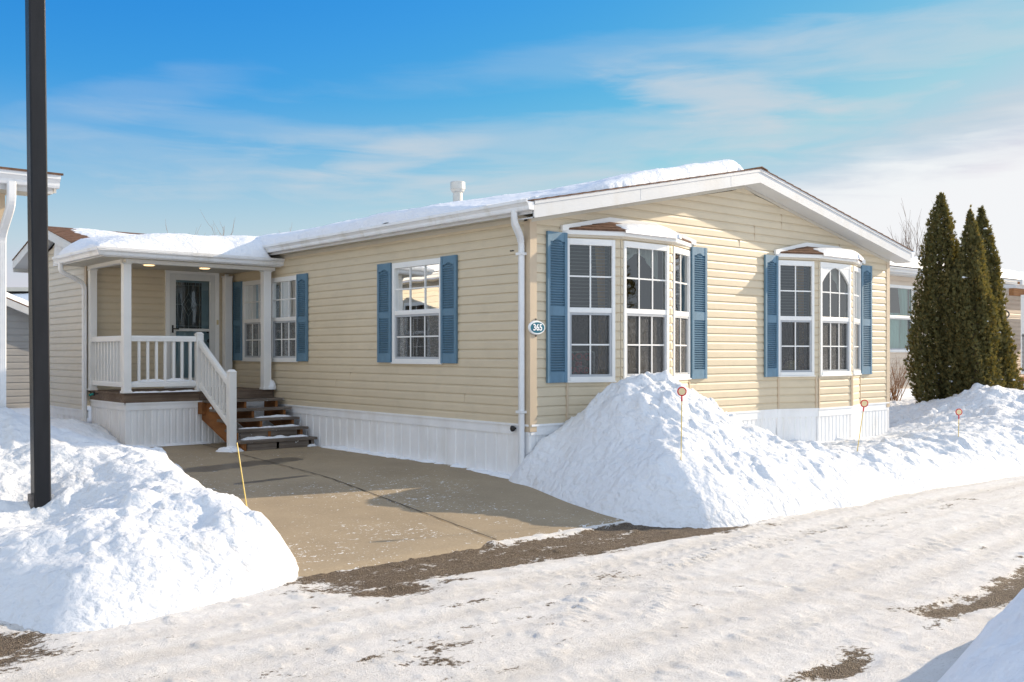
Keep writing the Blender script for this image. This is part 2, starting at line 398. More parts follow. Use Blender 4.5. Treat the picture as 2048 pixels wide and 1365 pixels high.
hs = N(nt, 'HueSaturation'); hs.inputs['Hue'].default_value = .503; hs.inputs['Saturation'].default_value = 1.22; hs.inputs['Value'].default_value = 1.0
nt.links.new(sky.outputs[0], hs.inputs['Color'])
tc = N(nt, 'TexCoord'); mp = N(nt, 'Mapping', vector_type='POINT'); mp.inputs['Rotation'].default_value = (0, 0, R(90-YAW))
nt.links.new(tc.outputs['Generated'], mp.inputs[0])       # now x = right of the street view, y = ahead, z = up
sx = N(nt, 'SeparateXYZ'); nt.links.new(mp.outputs[0], sx.inputs[0])
def warp(scale, loc):
    q = N(nt, 'Mapping'); q.inputs['Scale'].default_value = scale; q.inputs['Location'].default_value = loc
    nt.links.new(mp.outputs[0], q.inputs[0]); return q.outputs[0]
def mr(v, a, b, c=0, d=1):
    q = N(nt, 'MapRange'); q.interpolation_type = 'SMOOTHSTEP'
    for i, x in enumerate((a, b, c, d)): q.inputs[i+1].default_value = x
    nt.links.new(v, q.inputs[0]); return q.outputs[0]
sp_ = N(nt, 'SeparateColor'); nt.links.new(mixc(nt, 1.0, hs.outputs[0], (.25,.25,.25), 'MULTIPLY'), sp_.inputs[0])
cb_ = N(nt, 'CombineColor')                                  # film-like grading of the clear sky: deep at the top, paler and less cyan lower down
for i, (gain, p, top) in enumerate(((4.3, 2.15, 1.0), (3.05, 1.06, 1.05), (3.82, .35, 1.05))):
    nt.links.new(math_(nt, 'MULTIPLY', math_(nt, 'POWER', math_(nt, 'MINIMUM', sp_.outputs[i], top), p), gain), cb_.inputs[i])
blue = cb_.outputs[0]
ahead = math_(nt, 'MAXIMUM', sx.outputs[1], .05)
U = math_(nt, 'DIVIDE', sx.outputs[0], ahead); V = math_(nt, 'DIVIDE', sx.outputs[2], ahead)
def cloudnoise(scale, loc, det, dist):
    q = N(nt, 'TexNoise'); q.inputs['Scale'].default_value = 1.0; q.inputs['Detail'].default_value = det; q.inputs['Roughness'].default_value = .55; q.inputs['Distortion'].default_value = dist
    nt.links.new(warp(scale, loc), q.inputs['Vector']); return q.outputs['Fac']
n1 = cloudnoise((2.6,2.6,14), (2.3,.4,1.7), 8, .5); n2 = cloudnoise((9,9,60), (5.1,2.2,.3), 8, .8)
nn = math_(nt, 'ADD', math_(nt, 'MULTIPLY', math_(nt, 'SUBTRACT', n1, .5), 1.0), math_(nt, 'MULTIPLY', math_(nt, 'SUBTRACT', n2, .5), .5))
def streak(u0, v0, a, b_, k, amt, nz=2.2):
    """one soft band of high cloud lying in the direction (u0, v0)"""
    du = math_(nt, 'SUBTRACT', U, u0); dv = math_(nt, 'SUBTRACT', math_(nt, 'SUBTRACT', V, v0), math_(nt, 'MULTIPLY', du, k))
    e = math_(nt, 'ADD', math_(nt, 'POWER', math_(nt, 'DIVIDE', du, a), 2), math_(nt, 'POWER', math_(nt, 'ABSOLUTE', math_(nt, 'DIVIDE', dv, b_)), 2))
    e = math_(nt, 'SUBTRACT', e, math_(nt, 'MULTIPLY', nn, nz))
    return math_(nt, 'MULTIPLY', mr(e, 1.5, -.3), amt)
tot = None
for q in ((-.33,.185,.26,.022,-.10,.32), (-.13,.195,.09,.014,.18,.55), (.23,.262,.12,.014,-.08,.62), (.05,.205,.32,.026,.03,.40), (.42,.238,.22,.028,.10,.75),
          (-.10,.150,.40,.026,.0,.40), (.12,.30,.30,.016,.12,.16), (-.42,.25,.14,.02,.2,.16), (.42,.31,.26,.03,.1,.50), (.16,.17,.25,.02,.0,.30), (-.25,.225,.2,.012,-.12,.22)):
    m_ = streak(q[0], q[1], q[2]*1.1, q[3]*1.45, q[4], q[5]*1.15, 3.4); tot = m_ if tot is None else math_(nt, 'ADD', tot, math_(nt, 'MULTIPLY', m_, math_(nt, 'SUBTRACT', 1.0, tot)))
line = math_(nt, 'MULTIPLY_ADD', math_(nt, 'SUBTRACT', U, .19), .24, .160)
bank = math_(nt, 'MULTIPLY', mr(math_(nt, 'ADD', math_(nt, 'SUBTRACT', line, V), math_(nt, 'MULTIPLY', nn, .13)), -.030, .050), mr(U, .06, .30))
hor = mr(sx.outputs[2], .26, .02, 0, .85)
glow = math_(nt, 'MULTIPLY', mr(U, .05, .75), mr(V, .42, .16, 0, .75))              # thin milk-white haze towards the sun
over = math_(nt, 'MAXIMUM', mr(sx.outputs[2], .48, .80, 0, .70), mr(sx.outputs[1], .32, -.20, 0, .80))     # added fill light: unseen sky brightened overhead and behind the viewer
tot = math_(nt, 'MAXIMUM', math_(nt, 'MAXIMUM', math_(nt, 'MAXIMUM', tot, glow), math_(nt, 'MULTIPLY', bank, .93)), math_(nt, 'MAXIMUM', hor, over), clamp=True)
cc = mixc(nt, tot, blue, mixc(nt, over, mixc(nt, bank, (3.1, 3.4, 3.7), (4.6, 4.75, 4.8)), (5.2, 6.0, 6.9)))
nt.links.new(cc, bg.inputs[0])
vs = sc.view_settings; vs.view_transform = 'Standard'; vs.look = 'None'; vs.gamma = 1; vs.exposure = 0.78
sc.cycles.max_bounces = 8; sc.cycles.diffuse_bounces = 4; sc.cycles.transparent_max_bounces = 16; sc.cycles.use_denoising = True
sc.cycles.sample_clamp_indirect = 6

# ------------------------------------------------------------------ siding with openings
LAP = .1105
def prof(u):     # u 0..1 up a course -> stand-off from the wall
    return .020-.003*u/.66 if u < .66 else .017-.0115*(u-.66)/.34
def siding(mb, F, s0, s1, z0, z1, holes=(), lim=None, lap=LAP, zb=None, seams=True):
    """clapboard courses in frame F; lim(z)->(lo,hi) trims them to a gable; holes = (s0,s1,z0,z1)"""
    zb = z0 if zb is None else zb
    k0 = math.floor((z0-zb)/lap+1e-6); k = k0
    while zb+k*lap < z1-1e-4:
        a = zb+k*lap; b = a+lap
        br = {max(a, z0), min(b, z1)}
        for u in (.66,):
            z = a+u*lap
            if z0 < z < z1: br.add(z)
        for h in holes:
            for z in (h[2], h[3]):
                if max(a, z0) < z < min(b, z1): br.add(z)
        br = sorted(br)
        for i, (p, q) in enumerate(zip(br[:-1], br[1:])):
            if q-p < 1e-5: continue
            lo0, hi0 = (s0, s1) if lim is None else lim(p); lo1, hi1 = (s0, s1) if lim is None else lim(q)
            lo0 = max(lo0, s0); lo1 = max(lo1, s0); hi0 = min(hi0, s1); hi1 = min(hi1, s1)
            if hi0 <= lo0: continue
            if hi1 < lo1: lo1 = hi1 = (lo1+hi1)/2
            seg = [(lo0, hi0, lo1, hi1)]
            mid = (p+q)/2
            for h in sorted(holes):
                if h[2] < mid < h[3]:
                    ns = []
                    for (a0, b0, a1, b1) in seg:
                        if h[1] <= a0 or h[0] >= b0: ns.append((a0, b0, a1, b1)); continue
                        if h[0] > a0: ns.append((a0, h[0], a1, min(h[0], b1)))
                        if h[1] < b0: ns.append((h[1], b0, max(h[1], a1), b1))
                    seg = ns
            tp, tq = prof((p-a)/lap), prof(min(.9999, (q-a)/lap))
            for (a0, b0, a1, b1) in seg:
                mb.poly([F.p(a0,tp,p), F.p(b0,tp,p), F.p(b1,tq,q), F.p(a1,tq,q)])
                if i == 0: mb.poly([F.p(a0,0,p), F.p(b0,0,p), F.p(b0,tp,p), F.p(a0,tp,p)])
        k += 1
    return mb

FS = Frame((0,0), (0,1), (-1,0))       # long side wall: s = Y
FG = Frame((0,0), (1,0), (0,-1))       # gable wall: s = X
W, DEEP, ZSK, ZEV = 8.02, 14.6, .66, 3.075
def roofz(x): return 3.195+.2045*(x+.22) if x < 4.01 else 3.195+.2045*(8.24-x)
def wallz(x): return 3.065+.193*x if x < 4.01 else 3.065+.193*(8.02-x)

house = thing('house', (0,0,0), 'tan single-storey mobile home with blue shutters, two bay windows and a low snowy gable roof', 'house')

# windows --------------------------------------------------------------
def window(F, s0, s1, z0, z1, zr, cols, arch=False, inside='curtain', fw=.055, t0=0.0):
    mb = MB(); T = .032+t0
    mb.fbox(F, s0, s0+fw, -.05, T, z0, z1); mb.fbox(F, s1-fw, s1, -.05, T, z0, z1)
    mb.fbox(F, s0+fw, s1-fw, -.05, T-.002, z1-.075, z1); mb.fbox(F, s0+fw, s1-fw, -.05, T+.006, z0, z0+.05)
    mb.fbox(F, s0+fw, s1-fw, -.045, T-.008, zr-.03, zr+.03)
    mb.fbox(F, s0-.008, s1+.008, -.01, T+.016, z0-.018, z0-.0005)
    a, b = s0+fw, s1-fw
    if arch:                                    # white corner fillers that leave an arched top light
        n = 14; zt = z1-.075; H = .24; m = (a+b)/2; r = (b-a)/2
        pts = [(a+(b-a)*i/n, zt-H*(abs(a+(b-a)*i/n-m)/r)**1.9) for i in range(n+1)]
        for (p, zp), (q, zq) in zip(pts[:-1], pts[1:]):
            mb.hexa([F.p(p,-.02,zp),F.p(q,-.02,zq),F.p(q,-.02,zt),F.p(p,-.02,zt)], [F.p(p,T-.006,zp),F.p(q,T-.006,zq),F.p(q,T-.006,zt),F.p(p,T-.006,zt)])
    gm_ = M['glass_side'] if abs(F.n[0]) > .9 else M['glass']
    w_ = mb.build('window', M['white'], house, bevel=.004)
    s = MB(); q = .028                          # lower sash frame
    for (u0, u1, v0, v1) in ((a,a+q,z0+.05,zr-.03),(b-q,b,z0+.05,zr-.03),(a+q,b-q,zr-.03-q,zr-.03),(a+q,b-q,z0+.05,z0+.05+q)):
        s.fbox(F, u0, u1, -.04, T-.014, v0, v1)
    s.build('sash', M['screen_frame'] if inside != 'plain' else M['white'], w_)
    MB().poly([F.p(a,-.002,zr+.03),F.p(b,-.002,zr+.03),F.p(b,-.002,z1-.075),F.p(a,-.002,z1-.075)]).build('pane', gm_, w_)
    MB().poly([F.p(a+q,-.016,z0+.05+q),F.p(b-q,-.016,z0+.05+q),F.p(b-q,-.016,zr-.03-q),F.p(a+q,-.016,zr-.03-q)]).build('pane', gm_, w_)
    if inside != 'teal': MB().poly([F.p(a+q,-.004,z0+.05+q),F.p(b-q,-.004,z0+.05+q),F.p(b-q,-.004,zr-.03-q),F.p(a+q,-.004,zr-.03-q)]).build('insect_screen', M['screen'], w_)
    g = MB()
    for (u0, u1, v0, v1, t) in ((a, b, zr+.03, z1-.075, .010), (a+q, b-q, z0+.05+q, zr-.03-q, .008)):
        for i in range(1, cols):
            c = u0+(u1-u0)*i/cols; g.fbox(F, c-.009, c+.009, t-.010, t, v0, v1)
        c = (v0+v1)/2; g.fbox(F, u0, u1, t-.012, t-.002, c-.009, c+.009)
    if cols > 1: g.build('grille', M['white'], w_)
    if inside == 'blind':
        g = MB(); z = z1-.10
        while z > zr-.05:
            g.hexa([F.p(a,-.115,z),F.p(b,-.115,z),F.p(b,-.10,z-.003),F.p(a,-.10,z-.003)], [F.p(a,-.115,z+.006),F.p(b,-.115,z+.006),F.p(b,-.10,z+.003),F.p(a,-.10,z+.003)]); z -= .043
        g.build('blind', M['blind'], w_)
        g = MB(); n = 14                                     # a gathered ochre drape hanging at one side
        for i in range(n):
            def D(k, z):
                f = .26-.10*math.sin(min(1, max(0, (z1-z)/(z1-z0)))*math.pi*.75)
                return F.p(b-(b-a)*f*k/n, -.17+.016*math.sin(k*2.0), z)
            zz = [z1-.03-(z1-z0-.02)*j/6 for j in range(7)]
            for zA, zB in zip(zz[:-1], zz[1:]): g.poly([D(i,zA),D(i+1,zA),D(i+1,zB),D(i,zB)])
        g.build('curtain', M['ochre'], w_, smooth=True)
    elif inside in ('curtain', 'teal'):
        n = 26
        for side in (0, 1):
            g = MB()
            for i in range(n):
                def P(k, z, side=side):
                    u = k/n; f = .34-.12*math.sin((z1-z)/(z1-z0)*math.pi*.9)
                    sx_ = u*f*(b-a); sx_ = a+sx_ if side == 0 else b-sx_
                    return F.p(sx_, -.10+.018*math.sin(k*1.9), z)
                zz = [z1-.03-(z1-z0-.02)*j/6 for j in range(7)]
                for zA, zB in zip(zz[:-1], zz[1:]): g.poly([P(i,zA),P(i+1,zA),P(i+1,zB),P(i,zB)])
            g.build('curtain', M['teal_room' if inside == 'teal' else 'curtain'], w_, smooth=True)
        if inside == 'teal':
            g = MB()
            for i in range(n): g.poly([F.p(a+(b-a)*i/n,-.13+.01*math.sin(i*2.1),z0+.04),F.p(a+(b-a)*(i+1)/n,-.13+.01*math.sin(i*2.1+2.1),z0+.04),F.p(a+(b-a)*(i+1)/n,-.13+.01*math.sin(i*2.1+2.1),zr+.1),F.p(a+(b-a)*i/n,-.13+.01*math.sin(i*2.1),zr+.1)])
            g.build('cafe_curtain', M['teal_room'], w_, smooth=True)
    elif inside == 'swag':
        g = MB(); n = 24
        def low(u): return .42*(abs(u-.5)*2)**1.7*(z1-zr)+.10
        for i in range(n):
            for j in range(3):
                def P(u, v): return F.p(a+(b-a)*u, -.13+.014*math.sin(u*40), z1-.02-low(u)*v)
                g.poly([P(i/n,j/3),P((i+1)/n,j/3),P((i+1)/n,(j+1)/3),P(i/n,(j+1)/3)])
        g.build('curtain', M['curtain'], w_, smooth=True)
    return w_

# shutters -------------------------------------------------------------
def shutter_mesh(wd, h):
    mb = MB(); st = .042; d = .030; F = Frame((0,0), (1,0), (0,-1))
    mb.fbox(F, 0, st, 0, d, 0, h); mb.fbox(F, wd-st, wd, 0, d, 0, h)
    zt = h-.11; zm0, zm1 = h*.445, h*.505; zb = .12
    mb.fbox(F, st, wd-st, 0, d-.004, 0, zb); mb.fbox(F, st, wd-st, 0, d-.004, zm0, zm1)
    n = 10; m = wd/2; r = m-st                                             # top rail with its shallow arch
    xs = [st+(wd-2*st)*i/n for i in range(n+1)]
    for p, q in zip(xs[:-1], xs[1:]):
        zp = zt+.03*max(0, 1-((p-m)/(r*.6))**2)-.0; zq = zt+.03*max(0, 1-((q-m)/(r*.6))**2)
        mb.hexa([F.p(p,0,zp),F.p(q,0,zq),F.p(q,0,h),F.p(p,0,h)], [F.p(p,d-.004,zp),F.p(q,d-.004,zq),F.p(q,d-.004,h),F.p(p,d-.004,h)])
    mb.fbox(F, st, wd-st, 0, .004, zb, zt+.05)
    for z0, z1 in ((zb, zm0), (zm1, zt+.045)):
        k = round((z1-z0)/.0305)
        for i in range(k):
            z = z0+(z1-z0)*i/k; e = (z1-z0)/k
            if z > zt-.02: x0, x1 = m-r*.45, m+r*.45
            else: x0, x1 = st, wd-st
            mb.hexa([F.p(x0,.026,z),F.p(x1,.026,z),F.p(x1,.004,z+e*.55),F.p(x0,.004,z+e*.55)], [F.p(x0,.027,z+.005),F.p(x1,.027,z+.005),F.p(x1,.006,z+e*.72),F.p(x0,.006,z+e*.72)])
    return mb
sh_big = sh_small = None
def shutter(F, s0, z0, wd, h, src):
    x, y, z = F.p(s0, .0235, z0)
    if src is None:
        o = shutter_mesh(wd, h).build('shutter', M['shutter'], house, loc=(0,0,0))
    else:
        o = src.copy(); col.objects.link(o); o.parent = house
    o.location = (x, y, z); o.rotation_euler = (0, 0, math.atan2(F.u[1], F.u[0]))
    return o
FSr = Frame((0,0), (0,-1), (-1,0))   # same wall read the other way so that +s keeps the outward normal on -t
for s in (.228, 2.843, 4.489, 7.110): sh_big = shutter(FG, s, 1.146, .315, 1.765, sh_big) if sh_big is None else (shutter(FG, s, 1.146, .315, 1.765, sh_big) and sh_big)
for y in (7.714, 5.445, 3.135, 1.662): sh_small = shutter(FSr, -y, 1.363, .325, 1.357, sh_small) if sh_small is None else (shutter(FSr, -y, 1.363, .325, 1.357, sh_small) and sh_small)

# walls -----------------------------------------------------------------
WIN_SIDE = [(6.50, 7.39), (5.455, 6.345), (1.664, 2.80)]
wz0, wz1, wzr = 1.365, 2.712, 2.035
holes = [(a+.01, b-.01, wz0+.01, wz1-.01) for a, b in WIN_SIDE]
siding(MB(), FS, .0, DEEP, ZSK, 3.04, holes, zb=.66).build('wall', M['siding'], house)
for i, (a, b) in enumerate(WIN_SIDE): window(FS, a, b, wz0, wz1, wzr, 3, inside='curtain' if i != 2 else 'none')
BAYS = [(.56, 2.82), (4.84, 7.11)]
gh = [(a, b, ZSK-.01, 2.93) for a, b in BAYS]
siding(MB(), FG, 0, W, ZSK, 3.85, gh, lim=lambda z: (0, W) if z < 3.03 else ((z-3.03)/.193, W-(z-3.03)/.193), zb=.66).build('wall', M['siding'], house)
sm = MB()                                                        # lapped panel joints seen as thin lines
for x, z in ((.80, 3.07), (4.27, 3.10), (4.27, 3.21), (3.92, 2.99), (4.93, 3.32), (4.93, 3.43), (6.5,3.2)):
    k = math.floor((z-.66)/LAP); z = .66+k*LAP
    MB().fbox(FG, x, x+.004, .002, .0222, z+.001, z+LAP-.001).build('panel_joint', M['tan_trim'], house)
for y, z in ((1.2, .9), (4.3, 1.0), (3.9, 1.12)):
    k = math.floor((z-.66)/LAP); z = .66+k*LAP; MB().fbox(FS, y, y+.003, .002, .0222, z+.001, z+LAP-.001).build('panel_joint', M['tan_trim'], house)
# far walls, so that the house is closed
siding(MB(), Frame((W,0), (0,1), (1,0)), 0, DEEP, ZSK, 3.04, zb=.66).build('wall', M['siding'], house)
siding(MB(), Frame((0,DEEP), (1,0), (0,1)), 0, W, ZSK, 3.85, lim=lambda z: (0, W) if z < 3.03 else ((z-3.03)/.193, W-(z-3.03)/.193), zb=.66).build('wall', M['siding'], house)
# room behind the windows
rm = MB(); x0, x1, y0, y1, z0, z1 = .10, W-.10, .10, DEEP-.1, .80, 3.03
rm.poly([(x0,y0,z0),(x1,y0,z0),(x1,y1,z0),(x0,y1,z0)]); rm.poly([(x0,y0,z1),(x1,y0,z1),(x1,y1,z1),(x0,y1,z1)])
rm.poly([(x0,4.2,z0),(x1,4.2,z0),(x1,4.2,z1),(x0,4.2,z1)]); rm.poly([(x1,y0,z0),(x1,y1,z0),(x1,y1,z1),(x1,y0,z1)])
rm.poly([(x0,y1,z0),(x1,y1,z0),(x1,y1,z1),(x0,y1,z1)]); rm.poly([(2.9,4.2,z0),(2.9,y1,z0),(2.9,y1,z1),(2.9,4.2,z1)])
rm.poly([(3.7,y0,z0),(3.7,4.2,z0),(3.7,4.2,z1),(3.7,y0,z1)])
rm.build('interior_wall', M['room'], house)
# corner trims
for (cx, cy, sx_, sy_) in ((0,0,-1,-1), (W,0,1,-1)):
    m_ = MB(); t = .024
    m_.box(min(cx-sx_*.082, cx+sx_*t), max(cx-sx_*.082, cx+sx_*t), min(cy, cy+sy_*t), max(cy, cy+sy_*t), .585, 3.05)
    m_.box(min(cx, cx+sx_*t), max(cx, cx+sx_*t), min(cy, cy-sy_*.082), max(cy, cy-sy_*.082), .585, 3.05)
    m_.build('corner_trim', M['tan_trim'], house, bevel=.003)
# skirting: vertical white panels under a flat band
def skirt(mb, F, s0, s1, z0=-.1, z1=ZSK, band=.115, rib=.20, t=.0):
    mb.fbox(F, s0, s1, -.02, .018+t, z1-band, z1+.004)
    mb.fbox(F, s0, s1, -.02, .030+t, z1-.012, z1+.012)
    s = s0
    while s < s1-1e-3:
        e = min(s+rib, s1)
        a = [(s,.004),(s+.012,.014),(e-.03,.014),(e-.018,.004)] if e-s > .06 else [(s,.010),(e,.010)]
        pts = a+[(e,.004)]
        for (p, tp), (q, tq) in zip(pts[:-1], pts[1:]):
            if q > p: mb.poly([F.p(p,tp-.006+t,z0),F.p(q,tq-.006+t,z0),F.p(q,tq-.006+t,z1-band),F.p(p,tp-.006+t,z1-band)])
        s = e
skm = mat('skirting_vinyl', (.83,.84,.85), .45, .07, (2,2,.8), bs=.1, bscale=8, stain=(.75,.745,.73)); M['skirt'] = skm
m_ = MB(); skirt(m_, FS, 0, 7.9, rib=.20); m_.build('skirting', skm, house)
for a, b in ((0,.555),(2.825,4.835),(7.115,W)): m_ = MB(); skirt(m_, FG, a, b, rib=.1); m_.build('skirting', skm, house)

# bay windows -------------------------------------------------------------
BP = .25
for bi, (a, b) in enumerate(BAYS):
    P = [(a,0), (a+.67,-BP), (b-.67,-BP), (b,0)]
    wl = MB(); tr = MB(); sk = MB()
    sets = []
    for k in range(3):
        F, L = span(P[k], P[k+1])
        e0, e1 = ((.0, .075), (.045, .045), (.075, .0))[k]
        zw0, zw1, zwr = 1.16, 2.855, 2.005
        siding(wl, F, 0, L, ZSK, 2.895, [(e0+.008, L-e1-.008, zw0+.008, zw1-.008)], zb=.66)
        skirt(sk, F, .0, L, rib=.10, t=.004)
        sets.append((F, e0, L-e1, zw0, zw1, zwr))
        for s in (0, L-.028) if k == 1 else ((0, L-.05) if k == 0 else (.022, L-.028)):
            MB().fbox(F, s, s+.028, .008, .029, ZSK+.012, zw0-.02).build('bay_corner_trim', M['tan_trim'], house)
        tr.fbox(F, -.004, L+.004, .0, .030, 2.872, 2.905)
    wl.build('wall', M['siding'], house); tr.build('bay_trim', mat('bay_trim_paint', (.58,.52,.42), .5, .04) if bi == 0 else bpy.data.materials['bay_trim_paint'], house); sk.build('skirting', skm, house)
    for k, (F, s0, s1, zw0, zw1, zwr) in enumerate(sets):
        window(F, s0, s1, zw0, zw1, zwr, 3 if k == 1 else 2, arch=(bi == 1 and k == 1), inside=('blind', 'swag', 'blind')[k], fw=.042)
    # little hipped roof with a white band against the wall
    Q = [(a-.10,-.004), (a+.66,-BP-.09), (b-.66,-BP-.09), (b+.10,-.004)]
    ev = MB(); ev.prism([(q[0], q[1], 2.90) for q in Q], (0, 0, .06)); ev.build('bay_eave', M['white'], house, bevel=.006)
    rf = MB(); U = [(a+.70, -.03), (b-.70, -.03)]; zt = 3.115; zl = 2.964
    q = [(p[0]*1.0, p[1]-.018 if 0 < i < 3 else p[1], zl) for i, p in enumerate(Q)]; q[0] = (q[0][0]-.02,)+q[0][1:]; q[3] = (q[3][0]+.02,)+q[3][1:]
    u0, u1 = (U[0][0], U[0][1], zt), (U[1][0], U[1][1], zt)
    rf.poly([q[0], q[1], u0]); rf.poly([q[1], q[2], u1, u0]); rf.poly([q[2], q[3], u1]); rf.poly([q[0], u0, u1, q[3]])
    rf.poly([(x, y, z-.012) for x, y, z in q])
    for i in range(3): rf.poly([q[i], q[i+1], (*q[i+1][:2], zl-.012), (*q[i][:2], zl-.012)])
    for (A, B, C_, D) in ((q[0],q[1],u0,u0), (q[1],q[2],u1,u0), (q[2],q[3],u1,u1)):      # overlapping shingle courses
        for k in range(1, 4):
            t = k/4
            def L_(p, r, t): return tuple(p[i]+(r[i]-p[i])*t for i in range(3))
            e0, e1 = L_(A, D, t), L_(B, C_, t); g0, g1 = L_(A, D, t-.24), L_(B, C_, t-.24)
            up = lambda p, d: (p[0], p[1], p[2]+d)
            rf.poly([up(e0,.003), up(e1,.003), up(g1,.009), up(g0,.009)]); rf.poly([g0, g1, up(g1,.009), up(g0,.009)])
    rf.build('bay_roof', M['shingle'], house)
    fl = MB(); lw = [(a-.10,2.967), (a+.70,3.128), (b-.70,3.128), (b+.10,2.967)]; h = .068; 
    for (p, zp), (r, zr_) in zip(lw[:-1], lw[1:]):
        fl.hexa([(p,-.0165,zp-h*.55),(r,-.0165,zr_-h*.55),(r,-.0165,zr_+h*.45),(p,-.0165,zp+h*.45)], [(p,-.058,zp-h*.55),(r,-.058,zr_-h*.55),(r,-.058,zr_+h*.45),(p,-.058,zp+h*.45)])
    fl.build('flashing_band', M['white'], house)

# house roof ---------------------------------------------------------------
Y0, Y1 = -.30, DEEP+.3
rf = MB()
for xa, xb in ((-.23, 4.01), (8.25, 4.01)):
    n = 22
    for k in range(n):                                     # shingle courses, each lapping the one below
        p = xa+(xb-xa)*k/n; q = xa+(xb-xa)*(k+1)/n
        zp, zq = roofz(p)+.010, roofz(q)+.002
        rf.hexa([(p,Y0-.022,zp-.016),(q,Y0-.022,zq-.012),(q,Y1,zq-.012),(p,Y1,zp-.016)], [(p,Y0-.022,zp),(q,Y0-.022,zq),(q,Y1,zq),(p,Y1,zp)])
rf.hexa([(3.87,Y0-.03,roofz(3.87)+.006),(4.01,Y0-.03,roofz(4.01)+.008),(4.01,Y1,roofz(4.01)+.008),(3.87,Y1,roofz(3.87)+.006)], [(3.87,Y0-.03,roofz(3.87)+.018),(4.01,Y0-.03,roofz(4.01)+.022),(4.01,Y1,roofz(4.01)+.022),(3.87,Y1,roofz(3.87)+.018)])
rf.hexa([(4.01,Y0-.03,roofz(4.01)+.008),(4.15,Y0-.03,roofz(4.15)+.006),(4.15,Y1,roofz(4.15)+.006),(4.01,Y1,roofz(4.01)+.008)], [(4.01,Y0-.03,roofz(4.01)+.022),(4.15,Y0-.03,roofz(4.15)+.018),(4.15,Y1,roofz(4.15)+.018),(4.01,Y1,roofz(4.01)+.022)])
roof = rf.build('roof', M['shingle'], house)
def rake(mb, xa, xb, y0, y1, top, bot):
    mb.hexa([(xa,y0,roofz(xa)-bot),(xb,y0,roofz(xb)-bot),(xb,y1,roofz(xb)-bot),(xa,y1,roofz(xa)-bot)], [(xa,y0,roofz(xa)-top),(xb,y0,roofz(xb)-top),(xb,y1,roofz(xb)-top),(xa,y1,roofz(xa)-top)])
for xa, xb in ((-.205, 4.01), (8.225, 4.01)):
    fa = MB()
    rake(fa, xa, xb, -.300, -.278, .034, .200); rake(fa, xa, xb, -.312, -.276, .003, .048); rake(fa, xa, xb, -.305, -.03, .186, .2005)
    if xa < 0:
        for x in (1.55, 3.35): fa.box(x, x+.004, -.3018, -.29, roofz(x)-.2, roofz(x)-.048)
    fa.build('fascia', M['fascia'], house)
sf = MB()
for side in (0, 1):                                                   # rake soffit in narrow panels
    n = 44
    for i in range(n):
        xa = 4.01*i/n; xb = 4.01*(i+1)/n-.011
        if side: xa, xb = W-xa, W-xb
        za, zb_ = roofz(xa)-.185, roofz(xb)-.185
        sf.hexa([(xa,-.278,za),(xb,-.278,zb_),(xb,0,zb_),(xa,0,za)], [(xa,-.278,za+.008),(xb,-.278,zb_+.008),(xb,0,zb_+.008),(xa,0,za+.008)])
sf.poly([(-.2,-.27,roofz(-.2)-.168),(4.01,-.27,roofz(4.01)-.168),(4.01,.01,roofz(4.01)-.168),(-.2,.01,roofz(-.2)-.168)])
sf.poly([(8.22,-.27,roofz(8.22)-.168),(4.01,-.27,roofz(4.01)-.168),(4.01,.01,roofz(4.01)-.168),(8.22,.01,roofz(8.22)-.168)])
for y in np.arange(.0, DEEP, .305):                                     # eave soffit
    sf.box(-.205, .0, y, min(y+.300, DEEP), 3.062, 3.07); sf.box(W, W+.205, y, min(y+.300, DEEP), 3.062, 3.07)
sf.box(-.195, 0, -.272, 0, 3.060, 3.071); sf.box(W, W+.195, -.272, 0, 3.060, 3.071)
sf.build('soffit', M['soffit'], house)
fz = MB()                                                               # frieze boards
for xa, xb in ((.0, 4.01), (W, 4.01)):
    fz.hexa([(xa,-.026,roofz(xa)-.243),(xb,-.026,roofz(xb)-.243),(xb,0,roofz(xb)-.243),(xa,0,roofz(xa)-.243)], [(xa,-.026,roofz(xa)-.188),(xb,-.026,roofz(xb)-.188),(xb,0,roofz(xb)-.188),(xa,0,roofz(xa)-.188)])
fz.fbox(FS, .024, DEEP, 0, .024, 3.012, 3.062); fz.fbox(FS, .024, DEEP, 0, .012, 2.985, 3.012)
fz.build('frieze_board', M['soffit'], house)
def gutter(mb, path_axis, a0, a1, base, zb, out, h=.115, dpt=.11):
    """K-profile gutter running along an axis; base = coordinate of its back, out = +-1 direction it stands off"""
    pr = [(0,0),(.070,0),(.078,.02),(.080,.045),(.100,.075),(.112,.082),(.112,h),(.100,h),(.100,.09),(.0,.09)]
    pts = []
    for d, z in pr:
        c = base+out*d
        pts.append((c, a0, zb+z) if path_axis == 'y' else (a0, c, zb+z))
    off = (0, a1-a0, 0) if path_axis == 'y' else (a1-a0, 0, 0)
    mb.prism(pts, off)
gm = MB(); gutter(gm, 'y', -.305, 6.35, -.212, 3.085, -1); gm.build('gutter', M['gutter'], house)
gm = MB(); gutter(gm, 'y', -.305, DEEP, W+.212, 3.085, 1); gm.build('gutter', M['gutter'], house)
for a, b in ((-.212,-.196),(W+.196,W+.212)): MB().box(a, b, -.272, DEEP+.2, 3.05, 3.185).build('fascia', M['fascia'], house)
def elbowed(pts, seg=6):
    """round the corners of a poly-line"""
    P = [Vector(p) for p in pts]; out = [P[0]]
    for a, b, c in zip(P[:-2], P[1:-1], P[2:]):
        r = min(.11, (b-a).length*.45, (c-b).length*.45); p = b+(a-b).normalized()*r; q = b+(c-b).normalized()*r
        for i in range(seg+1):
            t = i/seg; out.append(p*(1-t)**2+b*2*t*(1-t)+q*t*t)
    out.append(P[-1]); return out
ds = MB(); ds.sweep(elbowed([(-.268,-.03,3.10),(-.268,-.03,2.97),(-.060,.085,2.80),(-.060,.085,.10)]), .082, .062, (.5,1,0)); 
